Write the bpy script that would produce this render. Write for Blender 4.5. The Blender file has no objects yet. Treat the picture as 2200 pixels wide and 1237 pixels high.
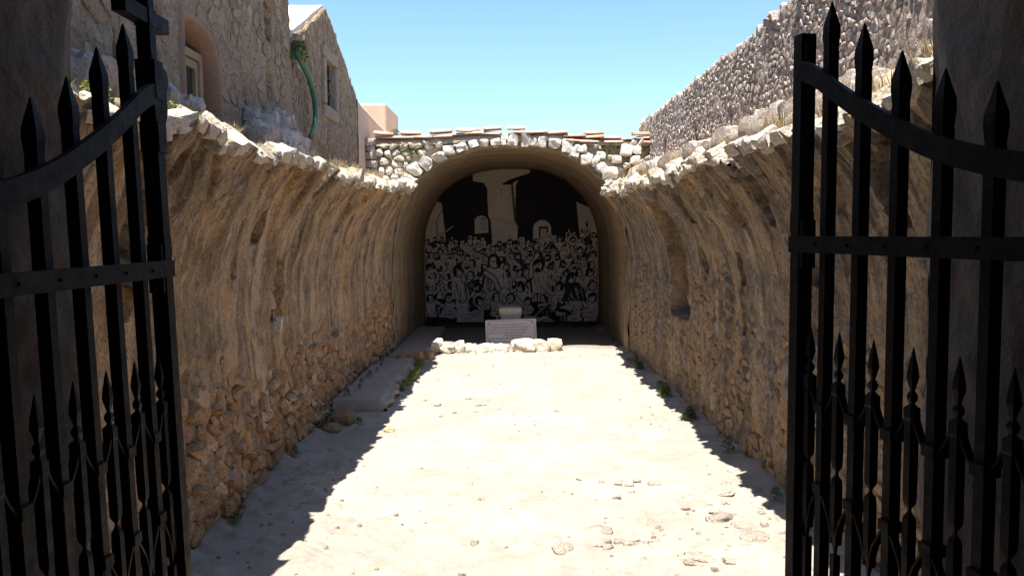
import bpy, math, random
import numpy as np
from mathutils import Vector, Matrix

# ------------------------------------------------------------------ camera, sky, sun, exposure
scene = bpy.context.scene
E = 2.62                                     # eye height over the floor at the foot of the vault
F = 1800.0                                   # focal length in pixels of the 2200 px wide photograph
cam = bpy.data.cameras.new('camera'); cam_ob = bpy.data.objects.new('camera', cam)
scene.collection.objects.link(cam_ob); scene.camera = cam_ob
cam.sensor_width = 36.0; cam.lens = 36.0 * F / 2200.0; cam.clip_start = 0.05; cam.clip_end = 3000
PITCH = math.radians(3.75); ROLL = math.radians(-0.5)
cam_ob.matrix_world = (Matrix.Translation((0, 0, E)) @ Matrix.Rotation(math.radians(0.13), 4, 'Z')
                       @ Matrix.Rotation(math.pi / 2 - PITCH, 4, 'X') @ Matrix.Rotation(ROLL, 4, 'Z'))
SUN_TO = Vector((0.115, 0.26, -1.0)).normalized()          # way the sunlight travels
w = bpy.data.worlds.new('World'); scene.world = w; w.use_nodes = True
wn = w.node_tree.nodes; sky = wn.new('ShaderNodeTexSky'); sky.sky_type = 'NISHITA'; sky.sun_disc = False
sky.sun_elevation = math.asin(-SUN_TO.z); sky.sun_rotation = math.atan2(-SUN_TO.x, -SUN_TO.y)
sky.altitude = 500; sky.air_density = 1.0; sky.dust_density = 0.6; sky.ozone_density = 1.0
tint = wn.new('ShaderNodeMix'); tint.data_type = 'RGBA'; tint.blend_type = 'MULTIPLY'; tint.inputs[0].default_value = 1.0; tint.inputs[7].default_value = (.86, 1.01, 1.06, 1)
w.node_tree.links.new(sky.outputs[0], tint.inputs[6]); w.node_tree.links.new(tint.outputs[2], wn['Background'].inputs[0]); wn['Background'].inputs[1].default_value = 0.088
sun = bpy.data.lights.new('sun', 'SUN'); sun.energy = 5.0; sun.angle = math.radians(0.5); sun.color = (1.0, 0.95, 0.87)
sun_ob = bpy.data.objects.new('sun', sun); scene.collection.objects.link(sun_ob)
sun_ob.rotation_euler = SUN_TO.to_track_quat('-Z', 'Y').to_euler(); sun_ob.location = (-3, -8, 30)
scene.view_settings.view_transform = 'Standard'; scene.view_settings.look = 'None'
scene.view_settings.exposure = 1.45; scene.view_settings.gamma = 1.0; scene.view_settings.use_curve_mapping = False
scene.render.engine = 'CYCLES'
scene.cycles.max_bounces = 8; scene.cycles.diffuse_bounces = 5; scene.cycles.use_denoising = True

rng = random.Random(7); nrg = np.random.default_rng(11)

# ------------------------------------------------------------------ helpers
def hsh(ix, iy, seed):
    n = (ix.astype(np.int64) * 374761393 + iy.astype(np.int64) * 668265263 + seed * 974634777) & 0x7fffffff
    n = ((n ^ (n >> 13)) * 1274126177) & 0x7fffffff
    return ((n ^ (n >> 16)) & 0xffff) / 65535.0
def vnoise(x, y, seed=0):
    x = np.asarray(x, float); y = np.asarray(y, float)
    ix = np.floor(x); iy = np.floor(y); fx = x - ix; fy = y - iy
    fx = fx * fx * (3 - 2 * fx); fy = fy * fy * (3 - 2 * fy)
    a = hsh(ix, iy, seed); b = hsh(ix + 1, iy, seed); c = hsh(ix, iy + 1, seed); d = hsh(ix + 1, iy + 1, seed)
    return (a + (b - a) * fx) * (1 - fy) + (c + (d - c) * fx) * fy - 0.5
def fbm(x, y, seed=0, oct=4):
    s = 0; a = 1.0
    for o in range(oct):
        s = s + a * vnoise(np.asarray(x) * 2 ** o, np.asarray(y) * 2 ** o, seed + o * 17); a *= 0.5
    return s
def worley(x, y, seed=0):
    x = np.asarray(x, float); y = np.asarray(y, float); ix = np.floor(x); iy = np.floor(y)
    d1 = np.full(x.shape, 9.0); d2 = d1.copy(); cid = np.zeros(x.shape)
    for dx in (-1, 0, 1):
        for dy in (-1, 0, 1):
            cx = ix + dx; cy = iy + dy
            d = np.hypot(cx + hsh(cx, cy, seed) - x, cy + hsh(cx, cy, seed + 5) - y)
            r = hsh(cx, cy, seed + 9)
            m = d < d1
            d2 = np.where(m, d1, np.minimum(d2, d)); cid = np.where(m, r, cid); d1 = np.where(m, d, d1)
    return d1, d2, cid
def sstep(a, b, x):
    t = np.clip((np.asarray(x, float) - a) / (b - a), 0, 1); return t * t * (3 - 2 * t)

def empty(name, loc, label, cat, group=None):
    o = bpy.data.objects.new(name, None); scene.collection.objects.link(o); o.location = loc
    o.empty_display_size = 0.2; o['label'] = label; o['category'] = cat
    if group: o['group'] = group
    bpy.context.view_layer.update() if False else None
    return o
def tag(o, label, cat, group=None, kind=None):
    if kind: o['kind'] = kind
    if label: o['label'] = label
    if cat: o['category'] = cat
    if group: o['group'] = group
    return o
def mesh_obj(name, verts, faces, mat, parent=None, smooth=False, centre=True, uv=None, mesh=None):
    """vertices in world space; the object sits at the middle of its vertices"""
    v = np.asarray(verts, float).reshape(-1, 3)
    c = v.mean(0) if centre else np.zeros(3)
    me = bpy.data.meshes.new(name)
    me.from_pydata((v - c).tolist(), [], [tuple(int(i) for i in f) for f in faces])
    if smooth: me.polygons.foreach_set('use_smooth', [True] * len(me.polygons))
    if smooth == 2: me.set_sharp_from_angle(angle=math.radians(30))
    me.materials.append(mat); me.update()
    o = bpy.data.objects.new(name, me); scene.collection.objects.link(o); o.location = c
    if parent:
        o.parent = parent; o.matrix_parent_inverse = Matrix.LocRotScale(world_loc(parent), None, None).inverted()
    return o
def world_loc(o):
    return Vector(o.location)           # parents are never moved or turned: locations are world locations
def grid_obj(name, P, mat, parent=None, smooth=True, uv=None, flip=False):
    """P: (n, m, 3) array of world positions"""
    n, m = P.shape[:2]; c = P.reshape(-1, 3).mean(0)
    me = bpy.data.meshes.new(name)
    i = np.arange(n * m).reshape(n, m)
    q = np.stack([i[:-1, :-1], i[1:, :-1], i[1:, 1:], i[:-1, 1:]], -1).reshape(-1, 4)
    if flip: q = q[:, ::-1]
    me.vertices.add(n * m); me.vertices.foreach_set('co', (P.reshape(-1, 3) - c).astype(np.float32).ravel())
    me.loops.add(q.size); me.loops.foreach_set('vertex_index', q.astype(np.int32).ravel())
    me.polygons.add(len(q)); me.polygons.foreach_set('loop_start', np.arange(0, q.size, 4, dtype=np.int32))
    me.polygons.foreach_set('loop_total', np.full(len(q), 4, dtype=np.int32))
    if uv is not None:
        l = me.uv_layers.new(name='wall'); l.data.foreach_set('uv', uv.reshape(-1, 2)[q.ravel()].astype(np.float32).ravel())
    me.polygons.foreach_set('use_smooth', np.full(len(q), smooth)); me.materials.append(mat); me.update(calc_edges=True); me.validate()
    o = bpy.data.objects.new(name, me); scene.collection.objects.link(o); o.location = c
    if parent:
        o.parent = parent; o.matrix_parent_inverse = Matrix.Translation(world_loc(parent)).inverted()
    return o
def box_vf(x0, x1, y0, y1, z0, z1):
    v = [(x, y, z) for z in (z0, z1) for y in (y0, y1) for x in (x0, x1)]
    f = [(0, 2, 3, 1), (4, 5, 7, 6), (0, 1, 5, 4), (2, 6, 7, 3), (0, 4, 6, 2), (1, 3, 7, 5)]
    return v, f
def box(name, x0, x1, y0, y1, z0, z1, mat, parent=None, bevel=0):
    v, f = box_vf(x0, x1, y0, y1, z0, z1); o = mesh_obj(name, v, f, mat, parent)
    if bevel:
        b = o.modifiers.new('bevel', 'BEVEL'); b.width = bevel; b.segments = 2
    return o
class MB:
    def __init__(s): s.v = []; s.f = []
    def add(s, v, f):
        k = len(s.v); s.v.extend([tuple(p) for p in v]); s.f.extend([tuple(i + k for i in q) for q in f])
    def box(s, *a): s.add(*box_vf(*a))
    def build(s, name, mat, parent=None, smooth=False): return mesh_obj(name, s.v, s.f, mat, parent, smooth)

# rounded block: a cube of N x N faces a side, pulled towards a ball and worn by noise
def rock_vf(r, round_=0.45, jit=0.1, N=4):
    idx = {}; v = []; f = []
    def vid(i, j, k):
        if (i, j, k) not in idx: idx[(i, j, k)] = len(v); v.append((i, j, k))
        return idx[(i, j, k)]
    for ax in range(3):
        for s in (0, N):
            for a in range(N):
                for b in range(N):
                    def m(u, w):
                        t = [0, 0, 0]; t[ax] = s; t[(ax + 1) % 3] = u; t[(ax + 2) % 3] = w; return vid(*t)
                    q = [m(a, b), m(a + 1, b), m(a + 1, b + 1), m(a, b + 1)]
                    f.append(tuple(q if s else q[::-1]))
    p = np.array(v, float) / N * 2 - 1; q = p / np.linalg.norm(p, axis=1, keepdims=True)
    e = p * (1 - round_) + q * 1.12 * round_
    # cut a few random corners flat, then wear with noise
    for _ in range(5):
        n = np.array([r.gauss(0, 1) for _ in range(3)]); n /= np.linalg.norm(n); lim = np.max(e @ n) * r.uniform(.72, .95); over = np.maximum(0, e @ n - lim); e = e - over[:, None] * n
    o1, o2 = r.uniform(0, 90), r.uniform(0, 90)
    nz = fbm(e[:, 0] * 1.3 + e[:, 2] * .7 + o1, e[:, 1] * 1.3 - e[:, 2] * .9 + o2, 5, 3) + .5 * fbm(e[:, 0] * 3.1 - e[:, 2] * 2 + o2, e[:, 1] * 3.1 + e[:, 2] * 2 + o1, 6, 2)
    e = e * (1 + jit * 1.6 * nz)[:, None]
    return e, f
def rock(name, loc, size, mat, parent=None, r=rng, axes=None, round_=0.45, jit=0.1, smooth=True, N=4):
    v, f = rock_vf(r, round_, jit, N); v = v * np.array(size) * 0.5
    A = np.array(axes if axes is not None else np.eye(3))      # rows: local axes in the world
    ang = Matrix.Rotation(r.uniform(-.2, .2), 3, 'X') @ Matrix.Rotation(r.uniform(-.2, .2), 3, 'Y') @ Matrix.Rotation(r.uniform(-.2, .2), 3, 'Z')
    v = v @ np.array(ang).T
    if np.linalg.det(A) < 0: f = [q[::-1] for q in f]
    o = mesh_obj(name, v @ A + np.array(loc), f, mat, parent, smooth)
    if smooth: o.data.set_sharp_from_angle(angle=math.radians(38))
    return o

# Voronoi stones: every cell of a jittered lattice becomes one stone standing proud of a surface
def cells(u0, u1, v0, v1, su, sv, r, drop=0.18):
    pts = []; nr = int(round((v1 - v0) / sv)) + 2; nc = int(round((u1 - u0) / su)) + 2
    for j in range(-1, nr):
        off = r.uniform(0, 1)
        for i in range(-1, nc):
            if r.random() < drop: continue
            pts.append((i + off + r.uniform(-.34, .34), j + .5 + r.uniform(-.3, .3)))
    P = np.array(pts); out = []
    for a in range(len(P)):
        d = P - P[a]; dd = d[:, 0] ** 2 + d[:, 1] ** 2
        nb = np.where((dd > 0) & (dd < 9))[0]; nb = nb[np.argsort(dd[nb])][:16]
        px, py = P[a]; poly = [(px - 1.3, py - 1.1), (px + 1.3, py - 1.1), (px + 1.3, py + 1.1), (px - 1.3, py + 1.1)]
        for b in nb:
            nx, ny = P[b] - P[a]; mx, my = (P[a] + P[b]) / 2; c = nx * mx + ny * my; new = []
            k = len(poly)
            for i in range(k):
                p = poly[i]; q = poly[(i + 1) % k]; sp = nx * p[0] + ny * p[1] - c; sq = nx * q[0] + ny * q[1] - c
                if sp <= 0: new.append(p)
                if (sp < 0) != (sq < 0) and sp != sq:
                    t = sp / (sp - sq); new.append((p[0] + (q[0] - p[0]) * t, p[1] + (q[1] - p[1]) * t))
            poly = new
            if len(poly) < 3: break
        if len(poly) < 3: continue
        q = np.array(poly); q[:, 0] = u0 + q[:, 0] * su; q[:, 1] = v0 + q[:, 1] * sv; c = q.mean(0)
        if u0 < c[0] < u1 and v0 < c[1] < v1: out.append((c, q))
    return out
def stone_vf(c, q, gap, h, surf, r, chop=True, deep=0.03, top=0.72, wob=0.12):
    size = np.sqrt(max(1e-6, 0.5 * abs(np.dot(q[:, 0], np.roll(q[:, 1], 1)) - np.dot(q[:, 1], np.roll(q[:, 0], 1)))))
    s = max(0.3, 1 - gap / size); q = c + (q - c) * s
    if chop:
        n = np.roll(q, -1, 0); e = np.hypot(*(n - q).T); ring = []
        for i in range(len(q)):
            if e[i] < size * .12: ring.append((q[i] + n[i]) / 2); continue
            t = r.uniform(.2, .32); ring.append(q[i] + (n[i] - q[i]) * t); ring.append(q[i] + (n[i] - q[i]) * (1 - t))
        q = np.array(ring)
    k = len(q); tx = r.uniform(-.45, .45); ty = r.uniform(-.45, .45)
    base = [(p[0], p[1], -deep) for p in q]
    mid_ = []
    if chop:
        for p in q:
            g = .95 + r.uniform(-.05, .03); p2 = c + (p - c) * g; mid_.append((p2[0], p2[1], h * r.uniform(.45, .7)))
    top_ = []
    for p in q:
        g = top + r.uniform(-wob, wob); p2 = c + (p - c) * g
        top_.append((p2[0], p2[1], h * (0.85 + r.uniform(-.25, .22)) * (1 + tx * (p2[0] - c[0]) / size * 2 + ty * (p2[1] - c[1]) / size * 2)))
    L = np.array(base + mid_ + top_ + [(c[0], c[1], h * r.uniform(.95, 1.12))])
    P, N = surf(L[:, 0], L[:, 1]); V = P + N * L[:, 2:3]
    nr = 2 if chop else 1; f = []
    for j in range(nr): f += [(j * k + i, j * k + (i + 1) % k, (j + 1) * k + (i + 1) % k, (j + 1) * k + i) for i in range(k)]
    f += [(nr * k + i, nr * k + (i + 1) % k, (nr + 1) * k) for i in range(k)]
    return V, f, size
def fix_winding(V, f, N):
    return f
def add_stones(parent, items, mats, name='stone', limit=300, stuff_name='rubble', smooth=False):
    """items: (vertices, faces, importance, material index); the largest in view are parts, the rest one joined part"""
    items = sorted(items, key=lambda t: -t[2])
    for V, f, s, m in items[:limit]:
        mesh_obj(name, V, f, mats[m], parent, smooth)
    rest = items[limit:]
    if rest:
        mb = MB()
        for V, f, s, m in rest: mb.add(V, f)
        o = mb.build(stuff_name, mats[0], parent, smooth); o['kind'] = 'stuff'

# ------------------------------------------------------------------ materials
class NM:
    def __init__(s, name, rough=0.9, spec=0.25):
        s.m = bpy.data.materials.new(name); s.m.use_nodes = True; s.t = s.m.node_tree; s.n = s.t.nodes; s.l = s.t.links
        s.b = s.n['Principled BSDF']; s.b.inputs['Roughness'].default_value = rough; s.b.inputs['Specular IOR Level'].default_value = spec
        s.pos = s.n.new('ShaderNodeNewGeometry')
    def map(s, scale=(1, 1, 1), src=None):
        k = s.n.new('ShaderNodeMapping'); k.inputs['Scale'].default_value = scale
        s.l.new(src or s.pos.outputs['Position'], k.inputs['Vector']); return k.outputs[0]
    def uv(s):
        return s.n.new('ShaderNodeUVMap').outputs[0]
    def noise(s, scale, vec=None, detail=6, rough=0.6, dist=0):
        k = s.n.new('ShaderNodeTexNoise'); k.inputs['Scale'].default_value = scale; k.inputs['Detail'].default_value = detail
        k.inputs['Roughness'].default_value = rough; k.inputs['Distortion'].default_value = dist
        s.l.new(vec if vec is not None else s.pos.outputs['Position'], k.inputs['Vector']); return k.outputs[0]
    def voro(s, scale, vec=None, feature='F1'):
        k = s.n.new('ShaderNodeTexVoronoi'); k.feature = feature; k.inputs['Scale'].default_value = scale
        s.l.new(vec if vec is not None else s.pos.outputs['Position'], k.inputs['Vector']); return k
    def ramp(s, fac, stops, interp='LINEAR'):
        k = s.n.new('ShaderNodeValToRGB'); r = k.color_ramp; r.interpolation = interp
        while len(r.elements) < len(stops): r.elements.new(0.5)
        for e, (p, c) in zip(r.elements, stops):
            e.position = p; e.color = (c, c, c, 1) if isinstance(c, (int, float)) else (*c, 1)
        s.l.new(fac, k.inputs[0]); return k.outputs[0]
    def mix(s, fac, a, b, mode='MIX'):
        k = s.n.new('ShaderNodeMix'); k.data_type = 'RGBA'; k.blend_type = mode
        for sock, val in ((k.inputs[0], fac), (k.inputs[6], a), (k.inputs[7], b)):
            if isinstance(val, (int, float)): sock.default_value = val
            elif isinstance(val, tuple): sock.default_value = (*val, 1)
            else: s.l.new(val, sock)
        return k.outputs[2]
    def math(s, op, a, b=0.0):
        k = s.n.new('ShaderNodeMath'); k.operation = op
        for i, x in enumerate((a, b)):
            if isinstance(x, (int, float)): k.inputs[i].default_value = x
            else: s.l.new(x, k.inputs[i])
        return k.outputs[0]
    def rand(s):
        oi = s.n.new('ShaderNodeObjectInfo')
        return s.math('FRACT', s.math('ADD', oi.outputs['Random'], s.pos.outputs['Random Per Island']))
    def col(s, c):
        if isinstance(c, tuple): s.b.inputs['Base Color'].default_value = (*c, 1)
        else: s.l.new(c, s.b.inputs['Base Color'])
        return s
    def bump(s, h, strength=0.5, dist=0.02, prev=None):
        k = s.n.new('ShaderNodeBump'); k.inputs['Strength'].default_value = strength; k.inputs['Distance'].default_value = dist
        s.l.new(h, k.inputs['Height'])
        if prev is not None: s.l.new(prev, k.inputs['Normal'])
        s.l.new(k.outputs[0], s.b.inputs['Normal']); return k.outputs[0]

def stone_mat(name, palette, bump=0.6, bscale=30, dist=0.015, spot=None):
    m = NM(name); r = m.rand()
    n = len(palette); c = m.ramp(r, [(i / max(1, n - 1), p) for i, p in enumerate(palette)])
    big = m.noise(6, detail=5); fine = m.noise(45, detail=5, rough=.7)
    c = m.mix(m.ramp(big, [(.32, 0), (.68, .7)]), c, m.mix(0.5, c, palette[0], 'MULTIPLY'), 'MIX')
    c = m.mix(m.ramp(fine, [(.3, .75), (.55, 0.0)]), c, (.30, .24, .18), 'MULTIPLY')
    if spot: c = m.mix(m.ramp(m.noise(14, detail=6, rough=.75), [(.52, 0), (.66, .75)]), c, spot)
    m.col(c); b1 = m.bump(m.noise(bscale, detail=8, rough=.72), bump, dist); m.bump(m.noise(bscale * .3, detail=4), bump, dist * 2, b1)
    return m.m

def wall_mat(name, base, dark, pale, warm, streak=0.8, grey=None, gk=.8):
    """old lime plaster: streaks run down the curve (uv: u metres along, v metres up)"""
    m = NM(name); uv = m.uv()
    s1 = m.noise(1.0, m.map((2.2, .22, 1), uv), detail=8, rough=.62, dist=.5)
    s2 = m.noise(1.0, m.map((6.5, .4, 1), uv), detail=7, rough=.68, dist=.3)
    s3 = m.noise(1.0, m.map((5, .4, 3), uv), detail=7, rough=.7, dist=.4)
    bl = m.noise(.8, detail=8, rough=.62); bl2 = m.noise(3.5, detail=8, rough=.7); fine = m.noise(34, detail=7, rough=.78)
    c = m.mix(m.ramp(bl, [(.40, 0), (.58, 1)]), base, warm)
    c = m.mix(m.ramp(s3, [(.49, 0), (.60, .75 * streak)]), c, pale)
    if grey: c = m.mix(m.math('MULTIPLY', m.ramp(m.noise(.55, detail=8, rough=.66, dist=.6), [(.43, 0), (.56, gk)]), m.ramp(s3, [(.38, .35), (.56, 1)])), c, grey)
    brk = m.ramp(m.noise(1.7, detail=7, rough=.7), [(.40, .35), (.56, 1)]); brk2 = m.ramp(m.noise(2.6, detail=7, rough=.7), [(.42, .3), (.56, 1)])
    c = m.mix(m.math('MULTIPLY', m.ramp(s1, [(.47, 0), (.58, 1.0 * streak)]), brk), c, dark)
    c = m.mix(m.math('MULTIPLY', m.ramp(s2, [(.495, 0), (.585, 1.0 * streak)]), brk2), c, dark)
    c = m.mix(m.ramp(bl2, [(.50, 0), (.62, .65)]), c, dark)
    c = m.mix(m.ramp(m.noise(6.5, detail=8, rough=.75), [(.54, 0), (.64, .6)]), c, pale)
    c = m.mix(m.ramp(fine, [(.36, .9), (.5, 0)]), c, (.30, .22, .15), 'MULTIPLY')
    pits = m.voro(22); c = m.mix(m.ramp(m.math('MULTIPLY', pits.outputs['Distance'], m.ramp(bl2, [(.42, 3), (.6, 1)])), [(.14, .85), (.24, 0)]), c, (.12, .075, .045))
    m.col(c)
    b = m.bump(fine, .8, .014); b = m.bump(m.noise(8, detail=9, rough=.7), .9, .06, b); m.bump(s2, .4, .02, b)
    return m.m

M = {}
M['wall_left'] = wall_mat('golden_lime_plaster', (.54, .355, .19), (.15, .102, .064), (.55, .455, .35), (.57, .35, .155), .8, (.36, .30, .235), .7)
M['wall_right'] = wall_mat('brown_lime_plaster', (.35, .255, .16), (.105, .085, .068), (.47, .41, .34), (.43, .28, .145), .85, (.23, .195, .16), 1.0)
M['vault'] = wall_mat('vault_plaster', (.40, .30, .185), (.19, .14, .09), (.50, .40, .28), (.36, .25, .14))

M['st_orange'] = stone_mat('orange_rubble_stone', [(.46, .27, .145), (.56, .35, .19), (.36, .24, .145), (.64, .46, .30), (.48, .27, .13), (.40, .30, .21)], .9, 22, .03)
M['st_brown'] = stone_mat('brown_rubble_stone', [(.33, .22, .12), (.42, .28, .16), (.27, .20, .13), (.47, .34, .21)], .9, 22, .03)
M['st_lip'] = stone_mat('broken_vault_stone', [(.66, .58, .46), (.70, .64, .54), (.60, .51, .38), (.72, .67, .59)], .9, 20, .04, (.68, .64, .58))
M['st_white'] = stone_mat('pale_limestone', [(.66, .62, .56), (.74, .71, .65), (.62, .57, .50), (.70, .66, .59)], .8, 24, .03, (.52, .44, .35))
M['st_build'] = stone_mat('greyish_building_stone', [(.32, .22, .15), (.38, .27, .185), (.34, .255, .19), (.27, .175, .115), (.43, .335, .25)], .8, 26, .018)
M['st_tall'] = stone_mat('grey_wall_stone', [(.42, .345, .295), (.54, .465, .41), (.36, .29, .245), (.62, .55, .49), (.46, .355, .295)], .9, 40, .018)

def simple_rough(name, c1, c2, c3, scale=5, b=.5, bd=.03, rough=.92):
    m = NM(name, rough)
    c = m.mix(m.ramp(m.noise(scale, detail=8, rough=.65), [(.35, 0), (.65, 1)]), c1, c2)
    c = m.mix(m.ramp(m.noise(scale * 7, detail=6, rough=.7), [(.42, 0), (.7, .8)]), c, c3); m.col(c)
    k = m.bump(m.noise(scale * 9, detail=8, rough=.7), b, bd * .4); m.bump(m.noise(scale * 2, detail=6), b, bd, k)
    return m.m
def chip_wall(name, cols, scale, b=1.0):
    m = NM(name, .95, .15)
    wob = m.noise(3, detail=4); mp = m.mix(.12, m.pos.outputs['Position'], m.n['Noise Texture'].outputs['Color'], 'ADD')
    v1 = m.voro(scale, mp); v2 = m.voro(scale, mp, 'DISTANCE_TO_EDGE'); sep = m.n.new('ShaderNodeSeparateColor'); m.l.new(v1.outputs['Color'], sep.inputs[0])
    c = m.ramp(sep.outputs[0], [(i / (len(cols) - 1), q) for i, q in enumerate(cols)])
    c = m.mix(m.ramp(v2.outputs['Distance'], [(.02, .75), (.12, 0)]), c, cols[0])
    c = m.mix(m.ramp(m.noise(1.2, detail=8, rough=.65), [(.42, 0), (.6, .75)]), c, cols[1])
    c = m.mix(m.ramp(m.noise(30, detail=7, rough=.75), [(.36, .85), (.52, 0)]), c, (.3, .23, .17), 'MULTIPLY'); m.col(c)
    k = m.bump(m.noise(34, detail=8, rough=.75), .9, .02); k = m.bump(m.ramp(v2.outputs['Distance'], [(0, 0), (.16, 1)]), .6 * b, .02, k); m.bump(m.noise(7, detail=7, rough=.7), .8, .05, k)
    return m.m
M['jamb'] = simple_rough('gateway_plaster', (.25, .20, .16), (.31, .24, .18), (.16, .13, .105), 2.6, 1.0, .035)
M['mortar'] = simple_rough('pinkish_mortar', (.31, .215, .15), (.38, .275, .195), (.21, .14, .095), 4, 1.0, .035)
M['mortar'] = chip_wall('rubble_house_wall', [(.30, .21, .145), (.36, .26, .185), (.26, .17, .11), (.42, .30, .20), (.34, .27, .21), (.47, .37, .28), (.38, .24, .14)], 6.5)
M['mortar_tall'] = chip_wall('rubble_boundary_wall', [(.33, .26, .22), (.42, .345, .295), (.27, .205, .17), (.50, .425, .37), (.38, .28, .225), (.56, .50, .44)], 11)
_ = simple_rough('grey_mortar', (.35, .28, .235), (.45, .375, .32), (.24, .185, .15), 6, 1.0, .035)
M['pink'] = simple_rough('pink_plaster', (.52, .35, .26), (.58, .42, .33), (.46, .30, .22), 2, .25, .02)
M['reveal'] = simple_rough('terracotta_render', (.27, .16, .11), (.32, .195, .135), (.235, .14, .10), 3, .6, .03)
M['roof'] = simple_rough('whitish_roof_render', (.62, .56, .48), (.70, .64, .56), (.55, .48, .40), 3, .3, .02)
M['earth'] = simple_rough('dry_earth', (.44, .35, .25), (.52, .43, .32), (.34, .27, .18), 4, .8, .05)
M['shade_painted_earth'] = simple_rough('earth_with_painted_shade', (.20, .165, .14), (.26, .215, .18), (.16, .13, .11), 3, .5, .03)  # earth darkened to paint in the shade under the vault
M['tile'] = stone_mat('terracotta_roof_tile', [(.55, .34, .25), (.62, .43, .33), (.66, .50, .41), (.50, .31, .23)], .4, 40, .008)
M['terrain'] = simple_rough('dry_ground', (.36, .30, .20), (.42, .36, .25), (.26, .26, .14), .5, .5, .1)
M['slab'] = simple_rough('worn_slab_stone', (.33, .275, .23), (.40, .34, .285), (.25, .205, .17), 3, .8, .04)
M['surround'] = simple_rough('weathered_surround_stone', (.29, .225, .175), (.35, .28, .22), (.22, .17, .13), 5, .8, .04)
M['plaque'] = simple_rough('grey_marble', (.46, .43, .42), (.50, .47, .46), (.43, .40, .40), 3, .05, .003, .45)
M['letters'] = NM('engraved_paint', .7).col((.07, .065, .065)).m
M['trough'] = simple_rough('cream_limestone', (.66, .55, .40), (.72, .63, .50), (.60, .49, .34), 8, .25, .008)
M['wood'] = simple_rough('weathered_wood', (.30, .20, .12), (.36, .25, .16), (.24, .15, .09), 12, .3, .005, .7)
M['dark_room_panel'] = simple_rough('painted_room_darkness', (.05, .035, .026), (.07, .05, .036), (.03, .022, .018), 9, .4, .01)  # near-black tone standing in for the unlit room in the gable window
M['glass'] = NM('window_glass', .08, .5).col((.03, .035, .04)).m
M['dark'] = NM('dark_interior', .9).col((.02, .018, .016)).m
M['rust'] = simple_rough('dark_iron', (.03, .022, .018), (.05, .03, .022), (.02, .016, .014), 20, .3, .004, .6)
M['hose'] = NM('green_plastic', .45, .4); 
_h = M['hose']; _sx = _h.n.new('ShaderNodeSeparateXYZ'); _h.l.new(_h.pos.outputs['Position'], _sx.inputs[0])
_h.col(_h.ramp(_h.math('MULTIPLY', _h.math('SUBTRACT', _sx.outputs['Z'], E + 1.2), .8), [(.12, (.20, .17, .08)), (.45, (.05, .15, .09)), (.6, (.025, .11, .075))])); M['hose'] = _h.m
def iron_mat():
    m = NM('black_painted_iron', .6, .2)
    c = m.mix(m.ramp(m.noise(60, detail=6, rough=.7), [(.5, 0), (.72, .6)]), (.007, .0065, .0065), (.042, .034, .026)); m.col(c)
    m.l.new(m.ramp(m.noise(25), [(.3, .5), (.7, .75)]), m.b.inputs['Roughness']); m.bump(m.noise(120, detail=4), .35, .002); return m.m
M['iron'] = iron_mat()
def leaf_mat(name, a, b):
    m = NM(name, .6, .3); c = m.mix(m.rand(), a, b); m.col(c)
    tr = m.n.new('ShaderNodeBsdfTranslucent'); m.l.new(c, tr.inputs[0]); mx = m.n.new('ShaderNodeMixShader'); mx.inputs[0].default_value = .25
    m.l.new(m.b.outputs[0], mx.inputs[1]); m.l.new(tr.outputs[0], mx.inputs[2]); m.l.new(mx.outputs[0], m.n['Material Output'].inputs[0]); return m.m
M['leaf'] = leaf_mat('green_leaf', (.05, .09, .022), (.10, .15, .035))
M['grass'] = leaf_mat('fresh_grass', (.09, .14, .03), (.20, .22, .06))
M['straw'] = leaf_mat('dry_straw', (.40, .31, .17), (.30, .22, .12))
def ground_mat():
    m = NM('pale_trodden_earth', .95, .15)
    a = m.noise(.7, detail=8, rough=.6); b = m.noise(3.2, detail=8, rough=.68); f = m.noise(28, detail=7, rough=.72)
    c = m.mix(m.ramp(a, [(.42, 0), (.58, 1)]), (.305, .265, .227), (.36, .312, .265))
    c = m.mix(m.ramp(b, [(.48, 0), (.62, .8)]), c, (.27, .222, .18))
    c = m.mix(m.ramp(f, [(.36, .5), (.52, 0)]), c, (.22, .18, .15))
    v = m.voro(16); g = m.ramp(m.math('MULTIPLY', v.outputs['Distance'], m.ramp(b, [(.4, 3), (.62, .9)])), [(.18, .8), (.3, 0)])
    c = m.mix(g, c, (.38, .335, .29)); m.col(c)
    k = m.bump(f, .6, .012); m.bump(b, .6, .05, k); return m.m
M['ground'] = ground_mat()

# ------------------------------------------------------------------ ground
def floor_z(y): return E - 2.32 - 0.01667 * np.asarray(y, float)
ys = np.concatenate([np.linspace(1.95, 5.0, 50), np.geomspace(5.03, 24.6, 430)]); xs = np.linspace(-3.05, 3.05, 230)
Yg, Xg = np.meshgrid(ys, xs, indexing='ij')
Zg = floor_z(Yg) + 0.05 * fbm(Xg * .6, Yg * .6, 3, 4) + 0.022 * fbm(Xg * 3, Yg * 3, 8, 4)
d1, d2, cid = worley(Xg * 5, Yg * 5, 21)
patch = sstep(.08, .3, fbm(Xg * .55 + 3, Yg * .45, 31, 3) + .25 * sstep(1.0, 2.2, Xg) * sstep(11, 6, Yg) + .12 * sstep(-.8, -1.8, Xg))
Zg = Zg + patch * np.clip(.5 - d1, 0, .5) * .10 * (cid > .35)
Zg = Zg + .10 * sstep(2.2, 2.6, np.abs(Xg + .07)) * (0.5 + fbm(Xg * 2, Yg * 2, 5, 3))       # soil banked against the walls
tag(grid_obj('courtyard_floor', np.stack([Xg, Yg, Zg], -1), M['ground'], smooth=True, flip=True), 'pale trodden earth floor of the roofless vault', None, kind='structure')
ys2 = np.linspace(18.75, 24.4, 60); xs2 = np.linspace(-2.7, 2.6, 60); A2, B2 = np.meshgrid(ys2, xs2, indexing='ij')
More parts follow.
